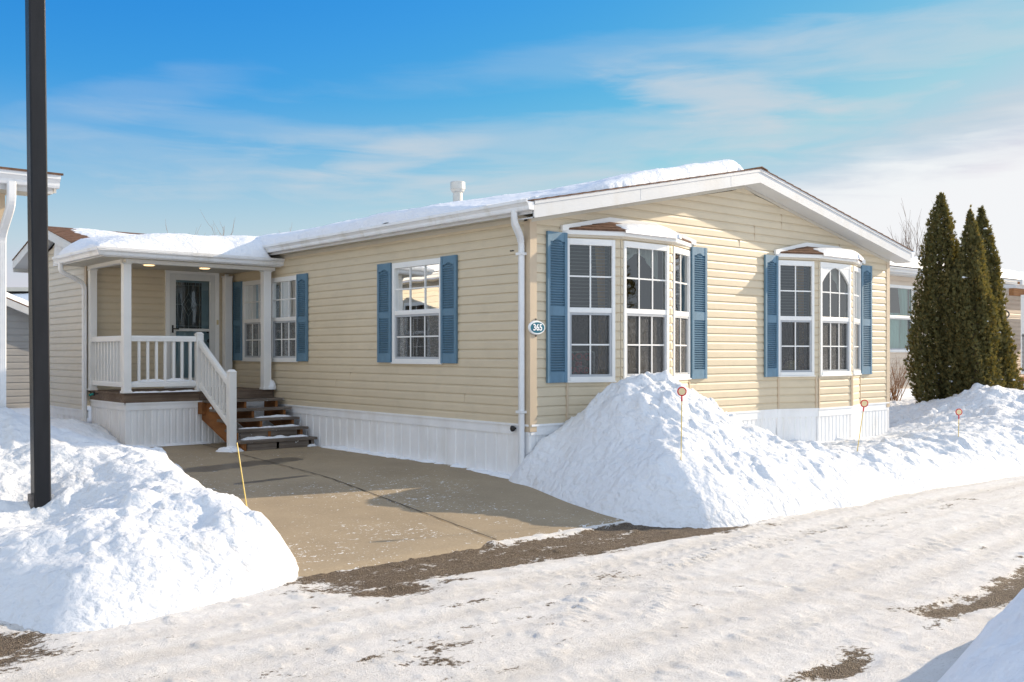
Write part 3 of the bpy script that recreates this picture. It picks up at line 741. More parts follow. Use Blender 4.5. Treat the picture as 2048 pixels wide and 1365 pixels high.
for z in (2.62, .80): ds.box(-.104, -.014, .032, .138, z, z+.03)
path = elbowed([(-.268,-.03,3.10),(-.268,-.03,2.97),(-.060,.085,2.80),(-.060,.085,.10)])
for i in range(9):                                                     # crimped ribs of the elbow
    p = path[3+i] if 3+i < len(path) else path[-1]
dsp = ds.build('downspout', M['gutter'], house, bevel=.002)
rb = MB()
def along(path, d):
    L = 0
    for a, b in zip(path[:-1], path[1:]):
        l = (b-a).length
        if L+l >= d: return a+(b-a)*((d-L)/l), (b-a).normalized()
        L += l
    return path[-1], (path[-1]-path[-2]).normalized()
for i in range(17):
    p, d = along(path, .08+i*.021); rb.sweep([p-d*.004, p+d*.004], .090, .070, (.5,1,0))
rb.build('elbow_rib', M['gutter'], dsp)
ds = MB(); ds.sweep(elbowed([(W+.268,.30,3.10),(W+.268,.30,2.98),(W+.06,.06,2.76),(W+.06,.06,.1)]), .08, .06, (0,1,0)); ds.build('downspout', M['gutter'], house)
# roof vent pipe
v = MB(); cx, cy = 2.19, 4.23; zz = roofz(cx)
v.tube([(cx,cy,zz-.02),(cx,cy,4.16)], .078, 20); vp = v.build('roof_vent', M['silver'], house, smooth=False)
v = MB(); v.tube([(cx,cy,4.085),(cx,cy,4.10),(cx,cy,4.13),(cx,cy,4.135),(cx,cy,4.25),(cx,cy,4.262)], [.085,.105,.112,.124,.122,.10], 24); v.build('vent_cap', M['silver'], vp)
# ball-shaped fitting on the skirting band and the small badge on the siding
v = MB(); v.tube([(-.018,.235,.615),(-.05,.235,.615)], .012, 8); v.tube([(-.045,.235,.615),(-.052,.235,.615),(-.075,.235,.615),(-.085,.235,.615)], [.012,.034,.036,.02], 14); v.build('outdoor_outlet', M['dark'], house)
v = MB()
for k in range(4): v.fbox(FS, .262+k*.019, .276+k*.019, .014, .0225, 2.682, 2.694+.004*(k % 2))
v.build('name_badge', M['dark'], house)

# ------------------------------------------------------------------ entry wing and porch
AX, AY, BY = -2.45, 7.85, 10.72; RY = 9.285
FD = Frame((AX,AY), (1,0), (0,-1)); FL = Frame((AX,AY), (0,1), (-1,0))
DX0, DX1, DZ0, DZ1 = 1.25, 2.19, .93, 2.905
siding(MB(), FD, 0, 2.45, .66, 2.95, [(DX0+.01, DX1-.01, .5, DZ1-.01)], zb=.66).build('wall', M['siding'], house)
def al(z): return (-9, 9) if z < 3.03 else ((z-3.03)/.26-.0, (BY-AY)-(z-3.03)/.26)
siding(MB(), FL, 0, BY-AY, .56, 3.4, lim=al, zb=.66).build('wall', M['siding_pale'], house)
siding(MB(), Frame((AX,BY), (1,0), (0,1)), 0, 2.45, .66, 3.05, zb=.66).build('wall', M['siding'], house)
m_ = MB(); skirt(m_, FL, 0, BY-AY, z1=.57, rib=.3); m_.build('skirting', skm, house)
m_ = MB(); m_.box(AX-.02, AX+.0, AY-.002, AY+.085, .58, 2.95); m_.build('corner_trim', M['tan_trim'], house)
def arz(y): return 3.175+.255*(y-7.50) if y < RY else 3.175+.255*(11.07-y)
rf = MB()
for ya, yb in ((7.50, RY), (11.07, RY)):
    n = 10
    for k in range(n):
        p = ya+(yb-ya)*k/n; q = ya+(yb-ya)*(k+1)/n
        rf.hexa([(-2.76,p,arz(p)-.005),(2.1,p,arz(p)-.005),(2.1,q,arz(q)-.008),(-2.76,q,arz(q)-.008)], [(-2.76,p,arz(p)+.010),(2.1,p,arz(p)+.010),(2.1,q,arz(q)+.003),(-2.76,q,arz(q)+.003)])
rf.build('roof', M['shingle'], house)
fa = MB()
for ya, yb in ((7.48, RY), (11.09, RY)):
    fa.hexa([(-2.745,ya,arz(ya)-.16),(-2.745,yb,arz(yb)-.16),(-2.72,yb,arz(yb)-.16),(-2.72,ya,arz(ya)-.16)], [(-2.745,ya,arz(ya)-.006),(-2.745,yb,arz(yb)-.006),(-2.72,yb,arz(yb)-.006),(-2.72,ya,arz(ya)-.006)])
    fa.hexa([(-2.72,ya,arz(ya)-.16),(-2.72,yb,arz(yb)-.16),(-2.45,yb,arz(yb)-.16),(-2.45,ya,arz(ya)-.16)], [(-2.72,ya,arz(ya)-.15),(-2.72,yb,arz(yb)-.15),(-2.45,yb,arz(yb)-.15),(-2.45,ya,arz(ya)-.15)])
fa.box(-2.74, -.2, 11.06, 11.08, 2.96, 3.16)
fa.build('fascia', M['fascia'], house)
# porch roof, ceiling, gutters
pr = MB(); PZ = 2.99
pr.poly([(-2.83,6.02,PZ),(-.02,6.02,PZ),(-.02,7.6,PZ+.215),(-1.6,7.6,PZ+.215)]); pr.poly([(-2.83,6.02,PZ),(-1.6,7.6,PZ+.215),(-1.6,8.0,PZ+.215),(-2.83,8.0,PZ)])
pr.build('porch_roof', M['shingle'], house)
pc = MB()
for x in np.arange(-2.80, -.02, .10): pc.box(x, min(x+.094, -.02), 6.03, 7.85, 2.872, 2.88)
pc.poly([(-2.82,6.02,2.886),(-.02,6.02,2.886),(-.02,7.9,2.886),(-2.82,7.9,2.886)])
for y in np.arange(6.03, 7.9, .10): pass
pc.box(-2.80, AX-.02, 7.85, 8.02, 2.872, 2.886)
pc.build('porch_ceiling', M['soffit'], house)
bm_ = MB(); bm_.box(-2.42, -.03, 6.19, 6.31, 2.82, 2.872); bm_.box(-2.45, -2.36, 6.31, 7.84, 2.82, 2.872); bm_.build('porch_beam', M['white'], house)
gm = MB(); gutter(gm, 'x', -2.815, -.02, 6.0, 2.885, -1); gutter(gm, 'y', 6.0, 8.03, -2.815, 2.885, -1)
gm.hexa([(-2.815,6,2.885),(-2.885,6,2.885),(-2.885,5.93,2.885),(-2.815,5.93,2.885)], [(-2.815,6,2.975),(-2.927,6,2.975),(-2.927,5.888,2.975),(-2.815,5.888,2.975)])
gm.hexa([(-2.815,6,2.975),(-2.927,6,2.975),(-2.927,5.888,2.975),(-2.815,5.888,2.975)], [(-2.815,6,2.9995),(-2.927,6,2.9995),(-2.927,5.888,2.9995),(-2.815,5.888,2.9995)])
gm.box(-2.815, -.02, 6.0, 6.02, 2.872, 2.992); gm.box(-2.815, -2.795, 6.02, 8.03, 2.872, 2.992)
gm.build('gutter', M['gutter'], house)
ds = MB(); ds.sweep(elbowed([(-2.87,7.78,2.90),(-2.87,7.78,2.76),(-2.505,7.81,2.60),(-2.505,7.81,.12)]), .08, .06, (0,1,0)); ds.build('downspout', M['gutter'], house)
for x, y in ((-1.84, 6.84), (-.94, 6.84)):
    v = MB(); v.tube([(x,y,2.870),(x,y,2.858)], .105, 24); lt = v.build('ceiling_light', M['white'], house)
    v = MB(); v.tube([(x,y,2.8575),(x,y,2.846)], [.085,.07], 24); v.build('lamp_lens', M['lamp'], lt)
for x, y, wd in ((-2.395,6.25,.115), (-.165,6.25,.13), (-.145,7.74,.13), (-2.395,7.76,.11)):
    v = MB(); h = wd/2; v.box(x-h, x+h, y-h, y+h, .90, 2.80); v.box(x-h-.012, x+h+.012, y-h-.012, y+h+.012, 2.80, 2.8205)
    v.box(x-h-.012, x+h+.012, y-h-.012, y+h+.012, .90, .935)
    v.build('porch_post', M['white'], house, bevel=.006)
# door
cs = MB()
cs.fbox(FD, DX0, DX0+.07, -.05, .045, DZ0, DZ1); cs.fbox(FD, DX1-.07, DX1, -.05, .045, DZ0, DZ1); cs.fbox(FD, DX0+.07, DX1-.07, -.05, .043, DZ1-.075, DZ1)
cs.fbox(FD, DX0-.02, DX1+.02, -.05, .06, DZ0-.03, DZ0-.001)
cs.build('door_casing', M['white'], house, bevel=.004)
a, b, z0, z1 = DX0+.07, DX1-.07, DZ0, DZ1-.075
dm = MB()
for (u0, u1, v0, v1) in ((a,a+.095,z0,z1),(b-.085,b,z0,z1),(a+.095,b-.085,z1-.11,z1),(a+.095,b-.085,z0,z0+.14),(a+.095,b-.085,1.86,1.905)): dm.fbox(FD, u0, u1, .0, .036, v0, v1)
dm.fbox(FD, a+.095, a+.11, .006, .030, z0+.14, z1-.11); dm.fbox(FD, b-.10, b-.085, .006, .030, z0+.14, z1-.11)
door = dm.build('storm_door', M['door'], house, bevel=.004)
for v0, v1 in ((1.905, z1-.11), (z0+.14, 1.86)):
    MB().poly([FD.p(a+.11,.016,v0),FD.p(b-.10,.016,v0),FD.p(b-.10,.016,v1),FD.p(a+.11,.016,v1)]).build('pane', M['glass_door'], door)
hd = MB(); hd.tube([FD.p(a+.05,.036,1.90),FD.p(a+.05,.075,1.90),FD.p(a+.14,.078,1.895)], .010, 8); hd.fbox(FD, a+.035, a+.065, .036, .043, 1.83, 1.96); hd.build('handle', M['brass'], door)
dn = MB(); dn.fbox(FD, a, b, -.09, -.055, z0, z1); din = dn.build('front_door', M['door_in'], house)
g = MB(); gx0, gx1, gz0, gz1 = a+.13, b-.21, 1.90, z1-.14
g.fbox(FD, gx0, gx1, -.0548, -.050, gz0, gz1); g.build('door_light', mat('dark_leaded_glass', (.035,.045,.05), .12, .3, (20,20,20)), din)
ld = MB(); cx, cz = (gx0+gx1)/2, (gz0+gz1)/2+.02
def bar(p, q, r=.004): ld.tube([FD.p(p[0],-.045,p[1]), FD.p(q[0],-.045,q[1])], r, 6)
dw, dh = .115, .20
dia = [(cx,cz+dh),(cx+dw,cz),(cx,cz-dh),(cx-dw,cz)]
for p, q in zip(dia, dia[1:]+dia[:1]): bar(p, q)
for k in (.5,):
    d2 = [(cx+(x-cx)*k, cz+(z-cz)*k) for x, z in dia]
    for p, q in zip(d2, d2[1:]+d2[:1]): bar(p, q)
bar((cx,gz1),(cx,cz+dh)); bar((cx,gz0),(cx,cz-dh)); bar((gx0,cz),(cx-dw,cz)); bar((gx1,cz),(cx+dw,cz))
bar((gx0+.04,gz0),(gx0+.04,gz1)); bar((gx1-.04,gz0),(gx1-.04,gz1)); bar((gx0,gz0+.05),(gx1,gz0+.05)); bar((gx0,gz1-.05),(gx1,gz1-.05))
for k in range(6): bar((gx0+.03+k*(gx1-gx0-.06)/5, gz1), (gx0+.03+k*(gx1-gx0-.06)/5, gz1-.05))
ld.build('leading', M['lead'], din)
kb = MB(); kb.tube([FD.p(b-.10,-.055,1.70),FD.p(b-.10,-.02,1.70),FD.p(b-.10,-.0,1.70),FD.p(b-.10,.008,1.70)], [.015,.014,.032,.02], 14); MB().tube([FD.p(b-.10,-.055,1.86),FD.p(b-.10,-.03,1.86)], .026, 14).build('deadbolt', M['brass'], din); kb.build('knob', M['brass'], din)
bl = MB(); bl.fbox(FD, DX1-.05, DX1-.018, .045, .060, 1.98, 2.06); bl.build('doorbell', mat('ivory_plastic', (.62,.52,.30), .4, .05), house)
db = MB(); db.fbox(FD, 2.30, 2.36, 0, .05, 2.62, 2.86); db.build('corner_block', M['white'], house)
fc = MB(); fc.tube([(-2.46,7.30,.86),(-2.53,7.30,.86)], .012, 8); fc.tube([(-2.52,7.30,.83),(-2.52,7.30,.90)], .02, 8); fc.build('outdoor_faucet', M['brass'], house)
fc = MB(); fc.tube([(-2.54,7.285,.86),(-2.60,7.25,.845)], .018, 8)
fc.build('faucet_connector', mat('teal_plastic', (.01,.22,.19), .4, .1), house)

# deck -----------------------------------------------------------------
deck = thing('porch_deck', (-1.2,6.3,.08), 'weathered wooden porch deck with white panelled skirt below the front door', 'deck')
d = MB(); y = 6.24
while y < 7.83:
    d.box(-2.43, -.022, y, min(y+.138, 7.83), .875, .902); y += .143
d.build('deck_boards', M['deck'], deck)
d = MB(); d.box(-2.41, -.022, 6.262, 6.30, .745, .8745); d.box(-2.41, -2.372, 6.30, 7.83, .745, .8745); d.build('rim_board', M['deck'], deck)
pale = M['skirt']
d = MB(); F1 = Frame((-2.40,6.285), (1,0), (0,-1)); skirt(d, F1, 0, 2.37, z0=-.02, z1=.742, band=.10, rib=.098, t=.004)
F2 = Frame((-2.385,6.285), (0,1), (-1,0)); skirt(d, F2, 0, 1.55, z0=-.02, z1=.742, band=.10, rib=.098, t=.004); d.build('skirt_panel', pale, deck)

# railing ---------------------------------------------------------------
rail = thing('porch_railing', (-1.8,6.25,.9), 'white vinyl railing around the porch, running down beside the wooden steps', 'railing')
def hrail(p, q, name, w_, h):
    """level or sloping rail from p to q (centre of its underside)"""
    F, L = span(p[:2], q[:2]); m_ = MB()
    pts = [(-w_/2,0),(w_/2,0),(w_/2,h*.7),(w_/2-.008,h),(-w_/2+.008,h),(-w_/2,h*.7)]
    m_.hexa([F.p(0,t,p[2]+z) for t, z in pts], [F.p(L,t,q[2]+z) for t, z in pts]); return m_.build(name, M['white'], rail, bevel=.003)
PA, PN1, PN2 = (-2.395,6.25), (-1.285,6.25), (-1.335,4.985)
hrail((PA[0]+.055,6.25,1.665), (PN1[0]-.055,6.25,1.665), 'top_rail', .07, .085); hrail((PA[0]+.055,6.25,.985), (PN1[0]-.055,6.25,.985), 'bottom_rail', .045, .075)
hrail((-2.395,6.31,1.665), (-2.395,7.70,1.665), 'top_rail', .07, .085); hrail((-2.395,6.31,.985), (-2.395,7.70,.985), 'bottom_rail', .045, .075)
hrail((PN1[0],6.19,1.60), (PN2[0],5.045,1.00), 'top_rail', .07, .095); hrail((PN1[0],6.19,.955), (PN2[0],5.045,.40), 'bottom_rail', .045, .09)
def baluster(x, y, z0, z1):
    h = .018; MB().box(x-h, x+h, y-h, y+h, z0, z1).build('baluster', M['white'], rail)
for k in range(7): baluster(-2.21+k*.1305, 6.25, 1.055, 1.67)
for k in range(9): baluster(-2.395, 6.45+k*.14, 1.055, 1.67)
for k in range(8):
    t = (k+.7)/8.3; baluster(PN1[0]+(PN2[0]-PN1[0])*t, 6.19-1.145*t, .955-.555*t+.085, 1.60-.60*t+.005)
for (x, y), z0, z1 in ((PN1, .902, 1.775), (PN2, .03, 1.215)):
    m_ = MB(); h = .053; m_.box(x-h, x+h, y-h, y+h, z0, z1); m_.hexa([(x-h-.008,y-h-.008,z1),(x+h+.008,y-h-.008,z1),(x+h+.008,y+h+.008,z1),(x-h-.008,y+h+.008,z1)], [(x-.03,y-.03,z1+.04),(x+.03,y-.03,z1+.04),(x+.03,y+.03,z1+.04),(x-.03,y+.03,z1+.04)])
    m_.build('newel_post', M['white'], rail, bevel=.004)

# steps ------------------------------------------------------------------
steps = thing('wooden_steps', (-.65,5.5,.08), 'weathered grey wooden steps with open risers leading down from the porch to the driveway', 'steps')
TR = [(5.85,.772), (5.59,.640), (5.325,.500), (5.05,.365), (4.775,.225)]
for y, z in TR:
    m_ = MB(); m_.box(-1.29, -.055, y, y+.135, z-.038, z); m_.box(-1.285, -.058, y+.14, y+.285, z-.038, z-.001); m_.build('tread', M['tread'], steps, bevel=.005)
for i, x in enumerate((-1.235, -.72, -.19)):
    pts = [(6.26,.735),(6.26,.46),(4.86,-.02),(4.80,-.02),(4.80,.186)]
    for k in range(4, -1, -1):
        y, z = TR[k]; pts.append((y+.285 if k else 6.26, z-.0395))
        if k: pts.append((y+.285, TR[k-1][1]-.0395))
    MB().prism([(x,a,b) for a, b in pts], (.04,0,0)).build('stringer', M['orange'], steps)
m_ = MB(); m_.box(-1.18, -.10, 4.80, 4.835, -.02, .186); m_.build('riser_board', M['tread'], steps)
m_ = MB(); m_.box(-1.16, -.24, 5.075, 5.10, .235, .325); m_.build('riser_board', M['tread'], steps)
m_ = MB(); m_.box(-1.28, -.06, 6.225, 6.262, .775, .872); m_.build('riser_board', M['deck'], steps)
m_ = MB(); m_.box(-1.30, -1.235, 6.10, 6.262, .55, .734); m_.build('ledger_block', M['orange'], steps)

# house number ------------------------------------------------------------
plaque = thing('house_number_plaque', (.07,-.03,1.785), 'oval white and teal plaque reading 365 on the tan house corner', 'sign')
def ellipse(cx, cz, a, b, y0, y1, n=40, ch=.0):
    m_ = MB(); r0 = [(cx+a*math.cos(2*math.pi*i/n), y0, cz+b*math.sin(2*math.pi*i/n)) for i in range(n)]
    r1 = [(cx+(a-ch)*math.cos(2*math.pi*i/n), y1, cz+(b-ch)*math.sin(2*math.pi*i/n)) for i in range(n)]
    return m_.hexa(r0, r1)
cx, cz = .062, 1.785
ellipse(cx, cz, .126, .083, -.036, -.056, ch=.008).build('plate', M['sign_white'], plaque)
ellipse(cx, cz, .106, .062, -.0562, -.0585).build('enamel_face', M['teal'], plaque)
m_ = MB(); m_.box(cx-.008, cx+.008, -.036, -.025, cz-.105, cz+.105); m_.build('bracket', M['rust'], plaque)
def text(body, size, m, parent, loc, rotz, ext=.002, sx_=1.0, off=0.0):
    cu = bpy.data.curves.new('letters', 'FONT'); cu.body = body; cu.size = size; cu.extrude = ext; cu.offset = off; cu.align_x = 'CENTER'; cu.align_y = 'CENTER'
    tmp = bpy.data.objects.new('tmp', cu); col.objects.link(tmp)
    dg = bpy.context.evaluated_depsgraph_get(); me = bpy.data.meshes.new_from_object(tmp.evaluated_get(dg))
    bpy.data.objects.remove(tmp); me.materials.clear(); me.materials.append(m)
    ob = bpy.data.objects.new('lettering', me); col.objects.link(ob)
    ob.rotation_euler = (R(90), 0, rotz); ob.scale = (sx_, 1, 1)
    ob.parent = parent; ob.location = Vector(loc)-WORLD[parent.name]; return ob
text('365', .104, M['digit'], plaque, (cx, -.0605, cz), 0, sx_=.92, off=.0022)

# sign in the bay window ----------------------------------------------------
F, L = span((.56,0), (1.23,-.25))
ws = thing('window_sign', F.p(.22,-.06,1.24), 'small dark sign with red letters reading DOG IN YARD inside the bay window', 'sign')
m_ = MB(); m_.fbox(F, .045, .40, -.085, -.078, 1.235, 1.50); m_.build('board', mat('dark_sign_board', (.03,.03,.035), .5, .1), ws)
m_ = MB()
for (u0, u1, v0, v1) in ((.035,.045,1.225,1.51),(.40,.412,1.225,1.51),(.045,.40,1.50,1.512),(.045,.40,1.225,1.235)): m_.fbox(F, u0, u1, -.088, -.072, v0, v1)
m_.build('sign_frame', M['white'], ws)
rz = math.atan2(F.u[1], F.u[0])
for body, size, z, s in (('DOG', .115, 1.445, 1.15), ('IN', .075, 1.36, 1.1), ('YARD', .10, 1.282, 1.1)):
    text(body, size, M['redtext'], ws, F.p(.205,-.075,z), rz, .001, s, .003)
F, L = span((4.84,0), (5.51,-.25))
lampo = thing('table_lamp', F.p(.42,-.30,1.0), 'small table lamp with a pale shade inside the bay window farther from the corner', 'lamp')
p = F.p(.42,-.26,0)
MB().tube([(p[0],p[1],1.02),(p[0],p[1],1.05),(p[0],p[1],1.08),(p[0],p[1],1.26)], [.06,.05,.02,.015], 12).build('lamp_base', M['brass'], lampo)
MB().tube([(p[0],p[1],1.25),(p[0],p[1],1.38)], [.11,.065], 20, False).build('lamp_shade', M['cream'], lampo)

# ------------------------------------------------------------------ ground
def gz(y): return -.075+.160*np.clip((np.asarray(y, float)+2.2)/3.6, 0, 1)
def base_ground(X, Y): return np.full(X.shape, -.16)
g = grid('ground', np.r_[-400,-120,-60,-30,-12,0,12,30,60,120,400], np.r_[-400,-120,-60,-30,-12,0,12,30,60,120,500], base_ground, M['snow']); tag(g, kind='structure')
def edge(x): return -2.12+.02*np.sin(x*2.1)
def bare(x, y):
    b = np.zeros_like(x)
    d = np.abs(y-(-2.53-.05*(x+3)))-.10*fbm(x, y*.5, 1.6, 3)
    b = np.maximum(b, .90*sstep(.66, .22, d)*sstep(-4.7, -3.9, x)*sstep(1.0, -.6, x))         # along the mouth of the driveway
    b = b-.42*np.exp(-((y+2.17+.03*np.sin(x*3))/.05)**2)*sstep(-2.9, -1.8, x)
    b = np.maximum(b, .80*np.exp(-(((x+3.8)/.45)**2+((y+3.0)/.28)**2)))
    b = np.maximum(b, .95*np.exp(-(((x+6.35)/.55)**2+((y+2.62)/.5)**2)))
    b = np.maximum(b, .88*np.exp(-((y-(-5.63+.05*(x+1.5)+.05*np.sin(x*2.3)))/.17)**2)*sstep(-2.2, -1.5, x)*sstep(4.5, .2, x))                         # near verge on the right
    b = np.maximum(b, .84*np.exp(-(((x+3.05)/.40)**2+((y+5.80)/.16)**2)))
    b = np.maximum(b, .34*np.exp(-(((x+4.6)/1.3)**2+((y+4.2)/.6)**2)))
    b = np.maximum(b, .30*np.exp(-((y+3.62)/.22)**2)*sstep(-5, -3, x)*sstep(6, 2, x))
    return b+.0
LANES = ((-3.30,.10,1.0), (-3.72,.09,.8), (-4.15,.05,.5), (-4.75,.12,1.0), (-5.18,.10,.8), (-2.95,.06,.5))
def track(x, y):
    lane = y-.04*(x+3)-.07*np.sin(x*.8); t = np.zeros_like(x)
    for yc, w_, a in LANES: t = np.maximum(t, a*np.exp(-((lane-yc-.03*fbm(x, y*0+yc, .7, 3))/w_)**4))
    c = np.hypot(x+6.9, y+7.6)                                   # arcs left by a car turning out of the driveway
    for rc in (5.55, 5.95): t = np.maximum(t, .8*np.exp(-((c-rc-.03*fbm(x, y, .8, 2))/.08)**4)*sstep(-4.5, -3.6, x)*sstep(-2.6, -2.9, y))
    return t
def roadz(x, y):
    bb = bare(x, y)
    z = -.078+.004*fbm(x, y*1.6, 2.2, 5)+.006*np.maximum(0, billow(x*.7, y*2.0, 5.5, 3)-.30)
    z = z+.006*fbm(x, y, 11, 4, .6)
    lane = y-.04*(x+3)-.07*np.sin(x*.8)
    for yc, w_ in ((-3.35,.11), (-3.72,.10), (-4.75,.12), (-5.15,.10)):                                      # wheel tracks pressed along the road, with a ridge beside each
        z = z-.005*np.exp(-((lane-yc)/w_)**2)+.003*np.exp(-((lane-yc-.19)/.05)**2)
        z = z+.0035*np.exp(-((lane-yc)/w_)**4)*np.sin((x+1.2*np.abs(lane-yc))*42)*np.clip(fbm(x*.6+yc, y*.3, 1.0, 2)*3, 0, 1)
    for cx, cy, a_, l_, w_ in ((-3.15,-4.05,.55,.62,.11), (-2.75,-4.30,.55,.5,.10), (-1.2,-3.55,.20,.9,.10)):                 # tread prints and scraped-up snow from turning tyres
        c_, s_ = math.cos(a_), math.sin(a_); u = (x-cx)*c_+(y-cy)*s_; v = -(x-cx)*s_+(y-cy)*c_
        q = np.exp(-(u/l_)**4-(v/w_)**4); z = z+q*(.010+.011*np.sin(u*82+np.abs(v)*40)*.55)
    z = z-.0035*track(x, y)
    z = z+.22*clods(x, y, .10, .10, 5)+.35*clods(x, y, .045, .14, 6)
    return z-.020*sstep(.35, .7, bb)
xs = np.r_[np.arange(-7.4, .6, .021), np.arange(.6, 3.0, .035), np.arange(3.0, 8, .06), np.arange(8, 20, .2), np.arange(20, 61, 2)]
xs = np.r_[np.arange(-40, -7.5, 1), xs]
ys = np.r_[np.arange(-7.2, -2.14, .022), -2.12]
rd = grid('road', xs, ys, roadz, M['road'], {'bare': bare, 'track': track}); tag(rd, kind='structure')
def wet_darkf(x, y):
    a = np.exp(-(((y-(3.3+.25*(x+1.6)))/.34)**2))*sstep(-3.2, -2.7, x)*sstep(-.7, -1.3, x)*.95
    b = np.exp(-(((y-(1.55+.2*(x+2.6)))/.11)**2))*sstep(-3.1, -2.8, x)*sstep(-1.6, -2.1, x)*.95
    return np.maximum(np.maximum(a, b), .40*sstep(1.0, 3.2, y+.5*fbm(x, y, .8, 3)))  # two wet streaks, plus a broad ragged zone darker towards the back
def dustf(x, y):
    d = .04+.10*sstep(-.9, .0, x)*0
    d = np.maximum(.185+.20*fbm(x, y, .8, 3), .62*sstep(-.16, -.02, x)*sstep(-.2, .4, y))
    d = np.maximum(d, .45*np.exp(-((y+2.1)/.05)**2)*sstep(-2.7, -1.2, x))
    d = np.maximum(d, .55*np.exp(-((y-6.2)/.10)**2)*sstep(-1.9, -1.2, x)); d = np.maximum(d, .40*np.exp(-(((x+1.35)/.35)**2+((y-5.0)/.3)**2)))
    return d
def drz(x, y):
    z = gz(y)+.004*fbm(x, y, .9, 3)-.03*sstep(-2.13, -2.2, y)
    jx = -2.27+.12*(y+2.2)
    z = z-.012*np.exp(-((x-jx)/.012)**2)-.010*np.exp(-((y-2.75)/.012)**2)
    return z
dx_ = np.sort(np.r_[np.arange(-4.6, .02, .04)]); dy_ = np.arange(-2.24, 7.9, .04)
dv = grid('driveway', dx_, dy_, drz, M['concrete'], {'wet': wet_darkf, 'dust': dustf}); tag(dv, kind='structure')
jm = MB()
n = 20
for i in range(n):
    ya = -2.12+8.3*i/n; yb = -2.12+8.3*(i+1)/n; xa = -2.27+.12*(ya+2.2); xb = -2.27+.12*(yb+2.2)
    jm.poly([(xa-.007,ya,float(gz(ya))+.0055),(xa+.007,ya,float(gz(ya))+.0055),(xb+.007,yb,float(gz(yb))+.0055),(xb-.007,yb,float(gz(yb))+.0055)])
j = jm.build('expansion_joint', mat('joint_filler', (.045,.036,.028), .9, .3)); j['kind'] = 'structure'

# snow banks: control points (x, y, z) read from the photograph's outline
RIGHT = [(0.05,.30,.03),(-.22,-.2,.0),(-.42,-.8,-.05),(-.62,-1.5,-.07),(-.72,-2.1,-.09),(-.60,-2.6,-.11),(-.15,-2.95,-.12),(.5,-3.0,-.12),(1.2,-3.02,-.12),(2.2,-3.05,-.12),(3.5,-3.1,-.12),(5.5,-3.2,-.12),(8,-3.3,-.12),(12,-3.5,-.12),
  (.06,-.02,.40),(.30,-.08,.52),(.55,-.18,.68),(.15,-.6,.55),(.05,-1.1,.52),(-.12,-1.7,.42),(-.15,-2.2,.42),(.1,-2.45,.36),
  (.45,-.55,.93),(.62,-.80,1.15),(.82,-.98,1.215),(1.02,-1.0,1.215),(1.25,-1.0,1.18),(1.5,-.98,1.09),(1.8,-.95,.95),(2.1,-.9,.80),(2.45,-.85,.64),
  (.45,-1.3,.98),(.35,-1.8,.68),(.9,-1.6,.88),(1.4,-1.6,.80),(1.9,-1.5,.64),(.6,-2.2,.50),(1.1,-2.3,.42),(1.7,-2.3,.36),(2.5,-2.2,.35),(3.1,-2.3,.33),(4,-2.2,.35),(5.6,-2.3,.37),(7,-2.3,.45),(9,-2.4,.5),(12,-2.4,.5),
  (.9,-2.8,.08),(2,-2.8,.10),(3.5,-2.85,.10),(5.5,-2.9,.12),(8,-3.0,.12),
  (1.2,-.3,1.0),(2.0,-.3,.70),(2.9,-.3,.42),(3.4,-.2,.27),(4.4,-.2,.20),(6,-.3,.17),(7.8,-.1,.17),(3,-1.3,.30),(4.5,-1.3,.22),(6.3,-1.3,.27),
  (8.3,-.6,.30),(9.5,-.7,.62),(10.3,-.6,.85),(11.2,-.6,.80),(12.2,-.6,.62),(8.6,.6,.26),(10,.6,.5),(12,.6,.5),(8.6,3,.15),(12,3,.35),(8,-1.5,.42),(9.6,-1.6,.55),(12,-1.6,.55)]
RIGHT += [(x, y, -.35) for x, y in ((-1.2,.4),(-1.2,-.6),(-1.3,-1.6),(-1.3,-2.4),(-1.1,-3.2),(-.2,-3.5),(1,-3.6),(3,-3.7),(5.5,-3.8),(9,-3.95),(13,-4.1),(-.6,.5))]
fR = tps(RIGHT, .0006)
def lumps(x, y, h, amp=1.0):
    """clods and scrapes: stronger where the snow is steep or high"""
    k = np.clip((h+.1)/.3, 0, 1)
    n_ = .045*fbm(x, y, 2.1, 5, .55)+.040*np.maximum(0, billow(x, y, 3.3, 3)-.25)+.016*np.maximum(0, billow(x+5, y-3, 10.5, 2)-.3)-.020
    c = np.clip(.5+1.3*fbm(x, y, .9, 3), 0, 1)
    wx, wy = x+.03*fbm(x, y, 6, 3), y+.03*fbm(x+9, y, 6, 3)
    n_ = n_*1.25+c*(clods(wx, wy, .24, .5, 1)*.40+clods(wx, wy, .11, .5, 2)*.45+clods(wx, wy, .055, .4, 3)*.35)
    n_ = n_+.085*fbm(x+4, y, 1.15, 3)*np.clip(h*1.6, 0, 1)+c*clods(wx+3, wy, .42, .45, 7)*.30
    hb = np.clip(h+.10, 0, 3)/.24
    return n_*k*amp+.085*hb*np.exp(1-hb)
def rightz(x, y):
    h = fR(x, y)-.085*sstep(1.9, 3.0, x)*sstep(11, 9, x); smooth_ = sstep(-.05, .35, x)          # the face cut along the driveway is smoother
    return np.maximum(h+lumps(x, y, h, .55+.6*smooth_), -.16)
def pile(name, xs, ys, fn, label, cat='snow pile', floor=-.13, group=None, m='snow_plowed', loc=None):
    o = grid(name, xs, ys, fn, M[m], keep=lambda X, Y, Z: Z > floor, loc=loc)
    return tag(o, label, cat, group)
pile('snow_pile', np.arange(-1.1, 2.62, .024), np.arange(-3.3, .40, .026), lambda x, y: np.where((y > -.03) & (x > -.01), -.16, rightz(x, y)), 'tall plowed snow pile rising in front of the nearer bay window', loc=(.8,-1.2,0))
